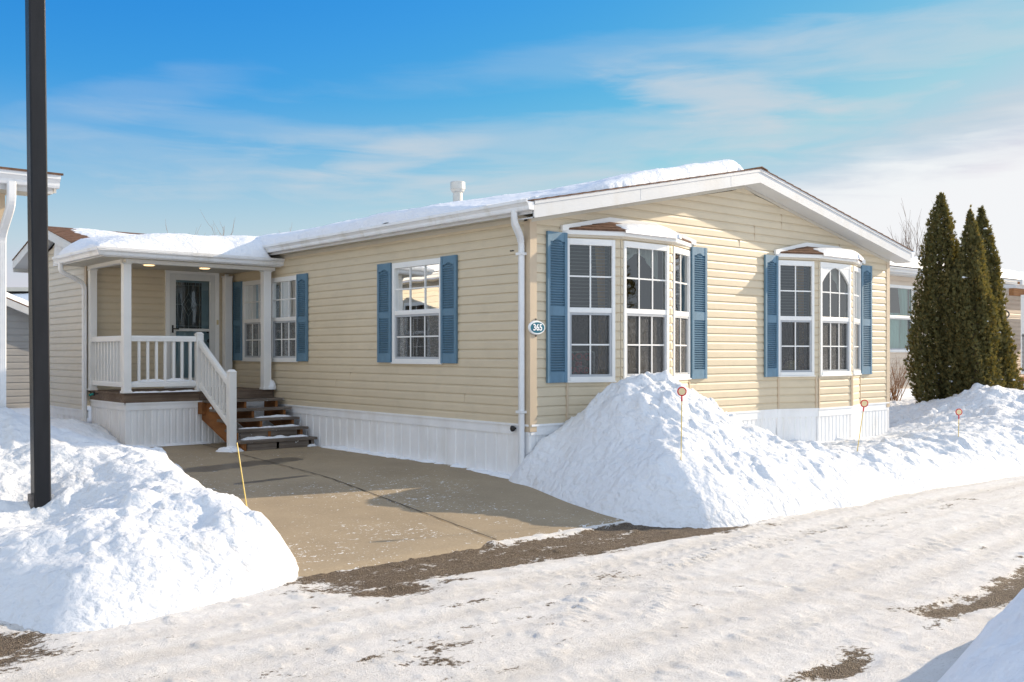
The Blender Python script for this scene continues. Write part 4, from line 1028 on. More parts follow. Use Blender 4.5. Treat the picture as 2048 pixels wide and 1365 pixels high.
pile('snow_bank', np.r_[np.arange(2.60, 8.0, .035), np.arange(8.0, 14, .06)], np.arange(-3.6, 3.2, .035), lambda x, y: np.where((y > .02) & (x < 8.0), -.16, rightz(x, y)-.0005), 'long plowed snow bank along the road past the far bay window to the cedars', 'snow bank', loc=(6,-2,0))
LEFT = [(-4.15,-2.2,-.1),(-4.02,-1.9,-.06),(-3.90,-1.3,-.04),(-3.92,-.6,.0),(-3.78,.2,.06),(-3.62,1.2,.08),(-3.40,2.4,.08),(-3.1,3.8,.08),(-2.75,5.4,.08),(-2.5,6.2,.08),
  (-4.4,-2.45,-.11),(-4.9,-2.62,-.12),(-5.4,-2.75,-.12),(-5.85,-2.75,-.12),(-6.1,-2.2,-.12),(-6.4,-1.6,-.12),(-7,-1.2,-.12),(-8,-1,-.12),
  (-4.20,-1.85,.17),(-4.10,-1.2,.24),(-4.08,-.5,.28),(-3.98,.2,.36),(-3.86,1.0,.42),(-3.82,2.0,.42),(-3.6,3.0,.40),(-3.3,4.2,.36),(-2.9,5.6,.28),(-2.6,6.9,.30),
  (-4.6,-1.7,.20),(-5.1,-1.9,.17),(-5.5,-2.1,.10),(-4.7,-.9,.37),(-5.2,-1.0,.27),(-5.8,-1.2,.15),(-4.8,-.1,.27),(-5.2,.0,.15),(-5.3,-.3,.06),(-5.8,-.2,.18),(-6.5,-.3,.3),
  (-4.5,.9,.60),(-5.0,1.2,.72),(-5.15,1.75,.98),(-4.7,1.9,.78),(-4.3,2.6,.60),(-4.1,3.6,.52),(-5.8,1.6,.8),(-6.6,1.5,.7),(-8,1.2,.5),
  (-5.0,4,.7),(-4.6,6,.6),(-3.4,7,.45),(-2.8,8.6,.42),(-5,9,.6),(-3,11,.4),(-5,13,.4)]
LEFT += [(x, y, -.35) for x, y in ((-3.5,-2.2),(-3.3,-1),(-3.2,.2),(-3.0,1.2),(-2.75,2.4),(-2.4,3.8),(-2.2,5.2),(-2.9,-3),(-2.4,-1.5),(-2.2,1),(-3.8,-3.1),(-4.6,-3.2),(-5.4,-3.3),(-6.2,-3.2),(-7.2,-2.6),(-8.6,-2.2),(-2,3))]
fL = tps(LEFT, .0010)
def leftz(x, y):
    h = fL(x, y); h = np.where((y > 6.15) & (x > -2.44), -.16, h)
    return np.maximum(h+lumps(x, y, h, .8), -.16)
pile('snow_pile', np.arange(-8.6, -2.2, .025), np.arange(-3.1, 8.0, .028), leftz, 'broad heaped snow pile beside the driveway around the black pole', loc=(-4.8,-.5,0))
yard = grid('yard_snow', np.arange(-14, 30, .4), np.arange(7.6, 60, .5), lambda x, y: .18+.10*fbm(x, y, .3, 4)+.004*(y-8)+.02*np.maximum(0, x-8), M['snow'],
    keep=lambda X, Y, Z: ~((X > 0) & (X < 8) & (Y < 14.4)) & ~((X > -2.4) & (X < 0) & (Y < 10.6))); tag(yard, kind='structure')
yard = grid('yard_snow', np.arange(11.5, 60, .4), np.arange(-3.4, 9, .4), lambda x, y: np.minimum(.40, -.1+.5*sstep(-3.3, -2.2, y))+.07*fbm(x, y, .35, 4)+.012*(x-13)*0, M['snow']); tag(yard, kind='structure')
NEAR = [(-4.6,-6.9,-.12),(-4.1,-6.45,-.12),(-3.5,-6.25,-.12),(-2.9,-6.12,-.12),(-2.3,-6.02,-.12),(-1.5,-5.98,-.12),(-.5,-5.9,-.12),(1,-5.8,-.12),(3,-5.6,-.12),
  (-3.5,-6.7,.16),(-2.9,-6.6,.28),(-2.3,-6.5,.36),(-1.6,-6.4,.40),(-.8,-6.4,.30),(-.2,-6.3,.42),(1,-6.3,.40),(3,-6.2,.42),(-3.8,-7.3,.34),(-2.9,-7.3,.50),(-1.8,-7.2,.52),(0,-7.2,.55),(3,-7.2,.55),(-5,-7.8,.0),(-4,-8.6,.4),(-2,-9,.55),(3,-9,.55),(-4.7,-9,.1)]
NEAR += [(x, y, -.35) for x, y in ((-5.2,-6.6),(-4.4,-6.1),(-3.5,-5.8),(-2.3,-5.6),(-1,-5.5),(1,-5.4),(3,-5.2),(-5.2,-8.9))]
fN = tps(NEAR, .004)
pile('snow_pile', np.arange(-4.8, 4, .03), np.arange(-9.2, -5.5, .03), lambda x, y: np.maximum(fN(x, y)+lumps(x, y, fN(x, y)-.05, 1.0)-.05+.07*fbm(x, y, 1.1, 2)*np.clip(fN(x,y)*4,0,1), -.16), 'smooth shaded snow heap on the near side of the road', m='snow_near', loc=(-2,-7,0))

# snow lying on roofs
def cap(name, x0, x1, y0, y1, dx, dy, top, under, label, cat='roof snow', grp=None, rough=.02):
    """a slab of lying snow: top surface, thickness falling to nothing at its irregular edge"""
    xs = np.arange(x0, x1+dx*.5, dx); ys = np.arange(y0, y1+dy*.5, dy)
    def fn(x, y):
        t = top(x, y); t = t+rough*fbm(x, y, 3.0, 5)*np.clip(t/.08, 0, 1)+rough*.5*np.maximum(0, billow(x, y, 7, 2)-.2)*np.clip(t/.1, 0, 1)
        return under(x, y)+np.maximum(t, -.03)
    o = grid(name, xs, ys, fn, M['snow_roof'], keep=lambda X, Y, Z: Z > under(X, Y)-.02, loc=((x0+x1)/2, (y0+y1)/2, float(under(np.array([(x0+x1)/2]), np.array([(y0+y1)/2]))[0])))
    return tag(o, label, cat, grp)
def rz_(x, y): return np.where(x < 4.01, 3.195+.2045*(x+.22), 3.195+.2045*(8.24-x))+.012
def edge_in(d, w_): return np.sqrt(np.clip(d/w_, 0, 1)*(2-np.clip(d/w_, 0, 1)))   # quarter-round edge
def main_top(x, y):
    n_ = .10*fbm(x, y, 1.3, 4)
    th = .175+.05*fbm(x, y, .5, 3)
    eave = edge_in(x+.30+.02*fbm(x, y, 3, 3), .13)
    rakee = y-(-.24+.26*sstep(1.2, .1, x)*1.6+n_*.35)
    r_ = edge_in(rakee, .16)
    thin = 1-.93*sstep(2.3, .1, x)*sstep(2.3, -.1, y)
    ridge = edge_in(3.72+n_*.4-x, .14)
    t = th*eave*r_*ridge*thin-.004
    t = np.where((x < .62) & (y < .55+n_), t-.05, t)
    return np.where(rakee < 0, -.03, t)
cap('roof_snow', -.31, 3.95, -.30, 9, .028, .03, main_top, rz_, 'snow slab lying on the main roof of the tan house')
def porch_under(x, y): return np.full_like(x, 2.985)
PORCH = [(-2.92,5.90,.0),(-2.0,5.90,.0),(-1.0,5.90,.0),(-.15,5.90,.0),(-2.92,7.0,.0),(-2.92,8.0,.02),(-2.7,8.3,.18),
  (-2.6,6.10,.10),(-2.0,6.06,.15),(-1.2,6.05,.18),(-.5,6.06,.20),(-.25,6.08,.20),(-2.6,7.0,.18),(-2.65,7.6,.24),
  (-2.1,6.5,.26),(-1.2,6.5,.32),(-.45,6.5,.36),(-.2,6.5,.36),(-1.9,7.2,.31),(-1.0,7.2,.37),(-.2,7.2,.42),(-2.3,7.8,.28),(-1.2,8.0,.41),(-.2,8.0,.47),(-2.4,8.6,.42),(-1.2,8.8,.53),(0,8.8,.60),(.8,8.0,.52),(.8,8.8,.63),(-2.5,9.2,.55),(-1.2,9.3,.60),(.5,9.4,.68),(.5,6.6,.40),(.5,7.2,.46)]
fP = tps(PORCH, .002)
def porch_top(x, y):
    t = fP(x, y)*1.0
    e = np.minimum(edge_in(y-5.90, .14), edge_in(x+2.92, .14))
    right = edge_in(-.17-.06*(y < 6.2)-x+.35*np.clip(y-6.02, 0, 1)**1.2, .10)
    hi = sstep(7.45, 7.75, y)
    left = np.where(y > 7.75, edge_in(x+2.62-.35*np.clip(y-7.9, 0, .8)*.3+.06*fbm(x, y, 3, 2), .08), 1)
    return np.where(left*right*e <= 0.001, -.03, (t+.03)*(.25+.75*e)*right*left)
cap('roof_snow', -2.93, .5, 5.89, 9.26, .028, .028, porch_top, porch_under, 'thick snow blanket draped over the porch roof above the front door', rough=.022)
for bi, (x0, x1, sp) in enumerate(((1.22, 2.24, 'sagging roll of snow on the little roof of the nearer bay window'), (5.50, 6.72, 'roll of snow on the little roof of the bay window farther from the corner'))):
    def ut(x, y): return 2.966+np.clip((y+BP+.09)/(BP+.06), 0, 1)*.145+0*x
    def tp(x, y, x0=x0, x1=x1):
        u = np.clip((x-x0)/(x1-x0), 0, 1); m_ = edge_in(np.minimum(u*1.4, (1-u)*4)*.3, .3)
        yc = -BP-.005+.0*u; s = 1-((y-yc)/.115)**2
        s = np.where(x > BAYS[bi][1]-.64, 1-((y-yc-.36*(x-BAYS[bi][1]+.64))/.13)**2, s)
        return np.where(s > 0, .085*m_*np.sqrt(np.maximum(s, 0)), -.03)-.002
    cap('roof_snow', x0-.02, x1+.02, -.43, -.0, .012, .012, tp, ut, sp, rough=.012)
# drifts: blobs of snow by the porch post and on the stair treads and rails
def blob(name, c, r, label, cat='snow clump', seed=1):
    n1, n2 = 22, 14; V = []; F = []
    for j in range(n2+1):
        th = math.pi*.5*j/n2
        for i in range(n1):
            ph = 2*math.pi*i/n1; d = np.array([math.cos(ph)*math.cos(th), math.sin(ph)*math.cos(th), math.sin(th)])
            k = 1+.35*float(fbm(np.array([d[0]*1.3+seed*3.7+d[2]]), np.array([d[1]*1.3-seed+d[2]*.7]), 1.4, 4)[0])
            V.append((c[0]+d[0]*r[0]*k, c[1]+d[1]*r[1]*k, c[2]+d[2]*r[2]*k))
    for j in range(n2):
        for i in range(n1): F.append((j*n1+i, j*n1+(i+1) % n1, (j+1)*n1+(i+1) % n1, (j+1)*n1+i))
    return tag(npmesh(name, V, F, M['snow'], loc=c), label, cat)
blob('snow_clump', (-.085,6.22,.902), (.07,.09,.15), 'clump of snow at the foot of the porch post nearest the steps', seed=2)
blob('snow_clump', (-1.36,4.95,.075), (.20,.20,.07), 'low snow clump around the foot of the stair post', seed=4)
def strip(name, pts, w_, h, label, seed=0, cat='snow ridge'):
    """a lumpy ridge of snow lying along a line"""
    P = [Vector(p) for p in pts]; L = sum((b-a).length for a, b in zip(P[:-1], P[1:])); n = max(8, int(L/.022)); V = []; F = []; m_ = 9
    for i in range(n+1):
        p, d = along(P, L*i/n*.9999); s = Vector((-d.y, d.x, 0)).normalized(); u = i/n
        env = min(1, u*9, (1-u)*9)**.5*(.55+.75*float(fbm(np.array([u*L*4+seed*7.1]), np.array([seed*2.3]), 1.6, 4)[0]+.35))
        env = max(.04, env)
        for k in range(m_):
            a_ = math.pi*k/(m_-1); V.append(tuple(p+s*math.cos(a_)*w_*(.6+.4*env)+Vector((0,0,1))*math.sin(a_)*h*env))
    for i in range(n):
        for k in range(m_-1): F.append((i*m_+k, i*m_+k+1, (i+1)*m_+k+1, (i+1)*m_+k))
    return tag(npmesh(name, V, F, M['snow'], loc=tuple(P[0])), label, cat)
strip('snow_ridge', [(-2.33,6.25,1.058),(-1.35,6.25,1.058)], .022, .05, 'thin snow ridge on the bottom rail of the porch railing', 1)
strip('snow_ridge', [(-2.38,6.22,.902),(-1.3,6.22,.902)], .05, .03, 'snow line along the front edge of the porch deck', 2)
strip('snow_ridge', [(-1.18,5.0,.225),(-.10,5.0,.225)], .06, .035, 'snow on the lowest wooden tread', 3)
strip('snow_ridge', [(-1.1,5.26,.365),(-.10,5.26,.365)], .04, .028, 'snow on the second wooden tread from the ground', 5)
strip('snow_ridge', [(-.7,5.53,.50),(-.10,5.53,.50)], .04, .03, 'snow on the middle wooden tread', 6)
strip('snow_ridge', [(-1.26,5.93,.64),(-1.05,5.90,.64)], .05, .05, 'small snow lump on the second tread from the top beside the railing', 8)
strip('snow_ridge', [(-.05,.15,.03),(-.05,4.6,.085)], .09, .05, 'drifted snow line along the foot of the white skirting by the driveway', 9)
strip('snow_ridge', [(-.14,4.75,.085),(-.12,5.6,.085)], .10, .09, 'snow drift between the steps and the white skirting', 10)
strip('snow_ridge', [(-2.36,6.24,.09),(-1.1,6.22,.09)], .05, .03, 'snow line at the foot of the porch skirt', 12)

# ------------------------------------------------------------------ driveway markers
def marker(base, top, label, ring=True):
    b, t = Vector(base), Vector(top); d = (t-b).normalized()
    o = thing('driveway_marker', base, label, 'marker', 'driveway markers')
    rp = t-d*.05 if ring else t
    MB().tube([b-d*.25, rp-d*.045 if ring else t], .0044, 8).build('rod', M['yellow'], o)
    if ring:
        m_ = MB(); a = Vector((.7596,-.6505,0)); a = (a-d*a.dot(d)).normalized(); n = 28
        m_.tube([rp+(a*math.cos(2*math.pi*i/n)+d*math.sin(2*math.pi*i/n))*.040 for i in range(n+1)], .0068, 8, False); m_.tube([rp-d*.095, rp-d*.04], .008, 8); m_.build('reflector_ring', M['red'], o, smooth=True)
        m_ = MB(); nn = a.cross(d)*.003; m_.hexa([rp+(a*math.cos(2*math.pi*i/n)+d*math.sin(2*math.pi*i/n))*.036-nn for i in range(n)], [rp+(a*math.cos(2*math.pi*i/n)+d*math.sin(2*math.pi*i/n))*.036+nn for i in range(n)]); m_.build('reflector', M['cream'], o)
def at(x, y, d):
    c, s = math.cos(R(YAW)), math.sin(R(YAW)); a = (x-1024)/PX*d
    return (CAM[0]+c*d+s*a, CAM[1]+s*d-c*a, CAM[2]+(705.4-y)/PX*d)
marker(at(1362,922,9.55), at(1364,773,9.55), 'upright yellow driveway marker with red ring stuck in the tall snow pile')
marker(at(1713,913,11.65), at(1730,799,11.55), 'leaning yellow driveway marker with red ring in front of the farther bay window')
marker(at(1917,874,13.2), at(1918,817,13.2), 'short yellow driveway marker with red ring in the snow below the cedars')
marker(at(497,1036,8.0), at(474,886,8.15), 'bare yellow driveway marker rod without a ring by the driveway edge', False)

# ------------------------------------------------------------------ black pole
pl = thing('lamp_pole', (-5.2,.02,.2), 'square black metal pole standing in the snow pile beside the driveway', 'pole')
ang = .0; h = .0635; bx, by = -5.231, .072
m_ = MB()
def ring_(z, dx): return [(bx+dx+x, by+y, z) for x, y in ((-h+.012,-h),(h-.012,-h),(h,-h+.012),(h,h-.012),(h-.012,h),(-h+.012,h),(-h,h-.012),(-h,-h+.012))]
m_.hexa(ring_(-.1, .0), ring_(6.5, -.072)); m_.build('shaft', M['pole'], pl)
m_ = MB(); m_.box(bx-h-.03, bx-h-.002, by-.045, by+.05, .0, .36); m_.build('base_bracket', M['rust'], pl, bevel=.004)
m_ = MB(); m_.tube([(bx-h-.036,by-.0,.29),(bx-h-.028,by-.0,.29)], .012, 6); m_.tube([(bx-h-.036,by-.0,.22),(bx-h-.028,by-.0,.22)], .012, 6); m_.build('bolt', M['silver'], pl)
m_ = MB()
for k in range(5): m_.box(bx-h-.0025+.0, bx-h-.0005, by-.012+.006*(k % 2), by+.012, .44+k*.018, .452+k*.018)
m_.build('sticker', M['sign_white'], pl)

# ------------------------------------------------------------------ neighbour on the left
nb = thing('house', (-7.5,4,0), 'cream neighbouring house at the left edge with a white gutter and ribbed downspout', 'house')
NX, NY = -5.08, 1.95
F = Frame((-15,NY), (1,0), (0,-1)); siding(MB(), F, 0, NX+15, .5, 3.05, zb=.5).build('wall', M['siding_pale'], nb)
F = Frame((NX,NY), (0,1), (1,0))
nw = [(2.2,3.1), (7.1,8.0), (8.12,9.02)]
siding(MB(), F, 0, 13, .5, 3.05, [(a+.01,b-.01,1.3,2.6) for a, b in nw], zb=.5).build('wall', M['siding_pale'], nb)
sv = house; house = nb
for a, b in nw: window(F, a, b, 1.29, 2.61, 1.95, 2, inside='curtain')
house = sv
rm = MB(); rm.poly([(NX-.6,NY+.2,.6),(NX-.6,14.8,.6),(NX-.6,14.8,3),(NX-.6,NY+.2,3)]); rm.build('interior_wall', M['room'], nb)
m_ = MB(); m_.box(NX-.085, NX+.022, NY-.022, NY+.0, .5, 3.03); m_.box(NX+.0, NX+.022, NY, NY+.085, .5, 3.03); m_.build('corner_trim', M['tan_trim'], nb)
m_ = MB(); m_.box(-15, NX, NY-.01, NY+.05, -.1, .5); m_.box(NX-.05, NX+.01, NY+.05, NY+13, -.1, .5); m_.build('skirting', skm, nb)
m_ = MB()
def nz(y): return 3.19+.11*(y-1.48)
for ya, yb in ((1.46, 5.2),):
    m_.hexa([(-15,ya,nz(ya)),(NX+.42,ya,nz(ya)),(NX+.42,yb,nz(yb)),(-15,yb,nz(yb))], [(-15,ya,nz(ya)+.02),(NX+.42,ya,nz(ya)+.02),(NX+.42,yb,nz(yb)+.02),(-15,yb,nz(yb)+.02)])
m_.build('roof', M['shingle'], nb)
m_ = MB()
for ya, yb in ((1.6, 5.2),):
    m_.hexa([(NX+.37,ya,nz(ya)-.17),(NX+.395,ya,nz(ya)-.17),(NX+.395,yb,nz(yb)-.17),(NX+.37,yb,nz(yb)-.17)], [(NX+.37,ya,nz(ya)-.003),(NX+.395,ya,nz(ya)-.003),(NX+.395,yb,nz(yb)-.003),(NX+.37,yb,nz(yb)-.003)])
m_.box(-15, NX+.36, 1.585, 1.60, 3.02, 3.19); m_.build('fascia', M['fascia'], nb)
m_ = MB(); m_.box(-15, NX+.37, 1.60, NY, 3.03, 3.04)
m_.poly([(NX,NY,3.10),(NX+.37,NY,3.10),(NX+.37,5.2,3.48),(NX,5.2,3.48)]); m_.box(NX, NX+.34, 5.2, 15, 3.03, 3.04); m_.build('soffit', M['soffit'], nb)
m_ = MB(); m_.hexa([(NX+.38,5.2,3.17),(NX+.38,15.2,3.17),(-10,15.2,4.15),(-10,5.2,4.15)], [(NX+.38,5.2,3.20),(NX+.38,15.2,3.20),(-10,15.2,4.18),(-10,5.2,4.18)]); m_.build('roof', M['shingle'], nb)
m_ = MB(); gutter(m_, 'y', 5.2, 15.2, NX+.35, 3.06, 1); m_.build('gutter', M['gutter'], nb)
m_ = MB(); gutter(m_, 'x', -15, NX+.40, 1.585, 3.07, -1, h=.125); m_.build('gutter', M['gutter'], nb)
pth = elbowed([(NX-.02,1.53,3.09),(NX-.02,1.53,2.88),(NX-.02,1.885,2.62),(NX-.02,1.885,.1)])
m_ = MB(); m_.sweep(pth, .075, .06, (1,0,0)); d_ = m_.build('downspout', M['gutter'], nb)
m_ = MB()
for k in range(4): m_.box(NX-.048+k*.0165, NX-.041+k*.0165, 1.850, 1.858, .3, 2.55)
m_.build('downspout_rib', M['gutter'], d_)
cap('roof_snow', -14, NX+.46, 2.6, 15, .12, .12, lambda x, y: np.where(y < 5.2, .2*edge_in(y-2.75+.1*fbm(x, y, 1, 3), .2)*edge_in(NX+.2-x, .2), .24*edge_in(NX+.42-x, .2))-.003, lambda x, y: np.where(y < 5.2, 3.19+.11*(y-1.48)+.021, np.maximum(3.20+.199*(NX+.38-x), 3.2)+.002), 'snow on the roof of the neighbouring house at the left edge', rough=.03)

# grey shed and the far house behind it
sh = thing('shed', at(40,840,23), 'grey sided shed with a snowy sloping roof in the gap left of the entry wing', 'shed')
A = at(-80,840,22.5); Fs = Frame((A[0],A[1]), (1,0), (0,-1)); zb_ = 0.0
shl = lambda z: (-9, 3.9-(z-1.45)/.42*1.0) if z > 1.45 else (-9, 3.9)
siding(MB(), Fs, 0, 3.9, 0, 2.95, lim=shl, lap=.16, zb=0).build('wall', M['siding_grey'], sh)
m_ = MB()
def sz(s): return 1.50+(3.9-s)*.42
m_.hexa([Fs.p(0,.25,sz(0)),Fs.p(4.2,.25,sz(4.2)),Fs.p(4.2,-3,sz(4.2)),Fs.p(0,-3,sz(0))], [Fs.p(0,.25,sz(0)+.03),Fs.p(4.2,.25,sz(4.2)+.03),Fs.p(4.2,-3,sz(4.2)+.03),Fs.p(0,-3,sz(0)+.03)]); m_.build('roof', M['shingle'], sh)
m_ = MB(); m_.hexa([Fs.p(0,.22,sz(0)-.17),Fs.p(4.2,.22,sz(4.2)-.17),Fs.p(4.2,.25,sz(4.2)-.17),Fs.p(0,.25,sz(0)-.17)], [Fs.p(0,.22,sz(0)-.004),Fs.p(4.2,.22,sz(4.2)-.004),Fs.p(4.2,.25,sz(4.2)-.004),Fs.p(0,.25,sz(0)-.004)])
m_.hexa([Fs.p(0,.0,sz(0)-.15),Fs.p(4.2,.0,sz(4.2)-.15),Fs.p(4.2,.22,sz(4.2)-.15),Fs.p(0,.22,sz(0)-.15)], [Fs.p(0,.0,sz(0)-.14),Fs.p(4.2,.0,sz(4.2)-.14),Fs.p(4.2,.22,sz(4.2)-.14),Fs.p(0,.22,sz(0)-.14)]); m_.build('fascia', M['fascia'], sh)
cap('roof_snow', A[0], A[0]+4.2, A[1]-.22, A[1]+2.9, .1, .1, lambda x, y: .14*edge_in(y-A[1]+.22, .2)*edge_in(A[0]+4.2-x, .2), lambda x, y: sz(x-A[0])+.032, 'snow on the sloping roof of the grey shed')
fh = thing('house', at(40,700,38), 'distant house with a flat snowy roof and a yellow lattice porch beyond the shed', 'house')
A = at(-60,700,38); Fh = Frame((A[0],A[1]), (.7596,-.6505), (-.6505,-.7596))
siding(MB(), Fh, 0, 5, .2, 2.9, lap=.14, zb=.2).build('wall', M['siding_pale'], fh)
m_ = MB()
for k in range(40):
    s = k*.125
    m_.hexa([Fh.p(s,.30,2.55),Fh.p(s+.03,.30,2.55),Fh.p(s+.38,.30,2.95),Fh.p(s+.35,.30,2.95)], [Fh.p(s,.33,2.55),Fh.p(s+.03,.33,2.55),Fh.p(s+.38,.33,2.95),Fh.p(s+.35,.33,2.95)])
    m_.hexa([Fh.p(s+.35,.34,2.55),Fh.p(s+.38,.34,2.55),Fh.p(s+.03,.34,2.95),Fh.p(s,.34,2.95)], [Fh.p(s+.35,.36,2.55),Fh.p(s+.38,.36,2.55),Fh.p(s+.03,.36,2.95),Fh.p(s,.36,2.95)])
m_.fbox(Fh, 0, 5.4, .28, .40, 2.96, 3.14); m_.fbox(Fh, 0, 5.4, .20, .25, 2.5, 2.96); m_.build('lattice', M['lattice'], fh)
m_ = MB(); m_.fbox(Fh, -1, 5.6, -5, .5, 3.145, 3.30); m_.fbox(Fh, -1, 5.6, -5, .1, 3.85, 4.0); m_.build('roof', M['soffit'], fh)
V = []; 
o = grid('roof_snow', np.linspace(0, 1, 60), np.linspace(0, 1, 40), lambda x, y: 0*x, M['snow_roof'])
co = np.array([v.co[:] for v in o.data.vertices]); px = -1+6.6*co[:,0]; pt = .48-2.8*co[:,1]
zz = 3.30+.46*np.sqrt(np.clip(1-(1-np.clip(co[:,1]*6, 0, 1))**2, 0, 1))+.04*fbm(px, pt, 1.2, 3)
newc = np.stack([Fh.o[0]+Fh.u[0]*px+Fh.n[0]*pt, Fh.o[1]+Fh.u[1]*px+Fh.n[1]*pt, zz], 1)
org = newc.mean(0); o.data.vertices.foreach_set('co', (newc-org).astype(np.float32).ravel()); o.location = org; o.data.update()
tag(o, 'deep snow on the flat roof of the distant house beyond the shed', 'roof snow')

# ------------------------------------------------------------------ neighbour on the right
n2 = thing('house', (18,6,.3), 'beige house behind the cedars with a white framed window and a snowy roof', 'house')
RYW = 3.6; FR = Frame((11.4,RYW), (1,0), (0,-1)); wx0, wx1 = 14.25-11.4, 15.86-11.4
beige = siding_mat('beige_vinyl_siding', (.66,.56,.45)); M['beige'] = beige
px0, px1 = 20.0-11.4, 21.0-11.4
siding(MB(), FR, 0, 14, .62, 3.42, [(wx0+.02,wx1-.02,1.55,3.1),(px0+.02,px1-.02,1.4,3.1)], lap=.125, zb=.62).build('wall', beige, n2)
house, sv = n2, house
wn = window(FR, wx0, wx1, 1.52, 3.13, 2.36, 1, inside='teal', fw=.13); window(FR, px0, px1, 1.35, 3.15, 2.3, 1, inside='teal', fw=.10)
house = sv
m_ = MB(); m_.fbox(FR, 0, 14, -.5, -.45, .6, 3.4); m_.build('interior_wall', M['room'], n2)
so_ = shutter_mesh(.32, 1.55).build('shutter', M['tan_trim'], n2, loc=(0,0,0)); so_.location = Vector(FR.p(wx1+.04, .014, 1.55))-WORLD[n2.name]
m_ = MB(); m_.fbox(FR, 0, 14, -.02, .03, -.1, .62); m_.build('skirting', skm, n2)
m_ = MB(); m_.hexa([FR.p(-.2,.35,3.50),FR.p(14,.35,3.50),FR.p(14,-4,4.20),FR.p(-.2,-4,4.20)], [FR.p(-.2,.35,3.53),FR.p(14,.35,3.53),FR.p(14,-4,4.23),FR.p(-.2,-4,4.23)]); m_.build('roof', M['shingle'], n2)
m_ = MB(); m_.fbox(FR, -.2, 14, .30, .33, 3.34, 3.50); m_.fbox(FR, -.2, 14, 0, .30, 3.34, 3.352); gutter(m_, 'x', 11.2, 25.4, RYW-.33, 3.38, -1); m_.build('fascia', M['fascia'], n2)
def nsn(x, y): return .26*edge_in(y-(RYW-.42)+.06*fbm(x, y, 1.5, 3), .22)*(.9+.2*fbm(x, y, .7, 3))
cap('roof_snow', 11.2, 25, RYW-.46, RYW+3.9, .09, .09, nsn, lambda x, y: 3.53+.161*(y-RYW+.35), 'thick snow on the roof of the beige house behind the cedars', rough=.04)
# its porch at the far right
A = 18.6
m_ = MB(); m_.box(A, 26, 2.35, 2.47, 2.96, 3.14); m_.box(A, 26, 2.20, 2.26, 3.24, 3.30)
m_.build('porch_beam', M['beam'], n2)
m_ = MB(); m_.box(A, 26, 2.30, RYW-.45, 3.145, 3.235); m_.box(A, 26, 2.14, 2.20, 3.22, 3.36); m_.build('porch_roof', M['fascia'], n2)
m_ = MB(); m_.box(A, 26, 2.1, RYW, .78, .80); m_.box(A, 26, 2.06, 2.1, .72, .95); m_.build('porch_floor', M['beam'], n2)
m_ = MB()
for zz in (1.02, 1.90): m_.box(A, 26, 2.10, 2.15, zz, zz+.06)
for x in np.arange(A, 26, .115): m_.box(x, x+.075, 2.11, 2.13, 1.08, 1.90)
for z in np.arange(1.12, 1.88, .115): m_.box(A, 26, 2.131, 2.14, z, z+.075)
for x in (A, 20.9, 23.2, 25.5): m_.box(x, x+.1, 2.08, 2.18, .95, 2.96)
m_.build('porch_railing', M['white'], n2)
m_ = MB(); Fp = Frame((A,2.09), (1,0), (0,-1)); skirt(m_, Fp, 0, 7.4, z0=-.1, z1=.72, rib=.15); m_.build('skirting', skm, n2)
shv = thing('snow_shovel', (20.9,1.9,.75), 'snow shovel with a dark looped grip leaning on the porch rail at right', 'shovel')
p = Vector(at(2009,640,25.6)); q = Vector(at(2012,600,25.6))
b_ = Vector((p.x+.02, p.y-.25, .40))
MB().tube([b_, p], .018, 8).build('shaft', M['white'], shv)
m_ = MB(); c_ = p+Vector((0,0,.16)); sd_ = Vector((.7596,-.6505,0))
m_.tube([p+Vector((0,0,-.05)), p+Vector((0,0,.05))], .026, 8)
m_.tube([p+Vector((0,0,.04))+sd_*(.12*math.sin(2*math.pi*i/20))+Vector((0,0,.10*(1-math.cos(2*math.pi*i/20)))) for i in range(21)], .018, 8, False); m_.build('grip', M['shovel'], shv, smooth=True)
m_ = MB(); f_ = Vector((-.6505,-.7596,0))*.02
for k in range(6):
    a0, a1 = -.22+k*.0733, -.22+(k+1)*.0733; c0, c1 = .05*math.cos(a0*6), .05*math.cos(a1*6)
    m_.hexa([b_+sd_*a0+f_*c0*30+Vector((0,0,-.35)), b_+sd_*a1+f_*c1*30+Vector((0,0,-.35)), b_+sd_*a1+f_*(c1*30+.4)+Vector((0,0,-.35)), b_+sd_*a0+f_*(c0*30+.4)+Vector((0,0,-.35))], [b_+sd_*a0+f_*c0*10+Vector((0,0,.08)), b_+sd_*a1+f_*c1*10+Vector((0,0,.08)), b_+sd_*a1+f_*(c1*10+.4)+Vector((0,0,.08)), b_+sd_*a0+f_*(c0*10+.4)+Vector((0,0,.08))])
m_.build('scoop', M['shovel'], shv)

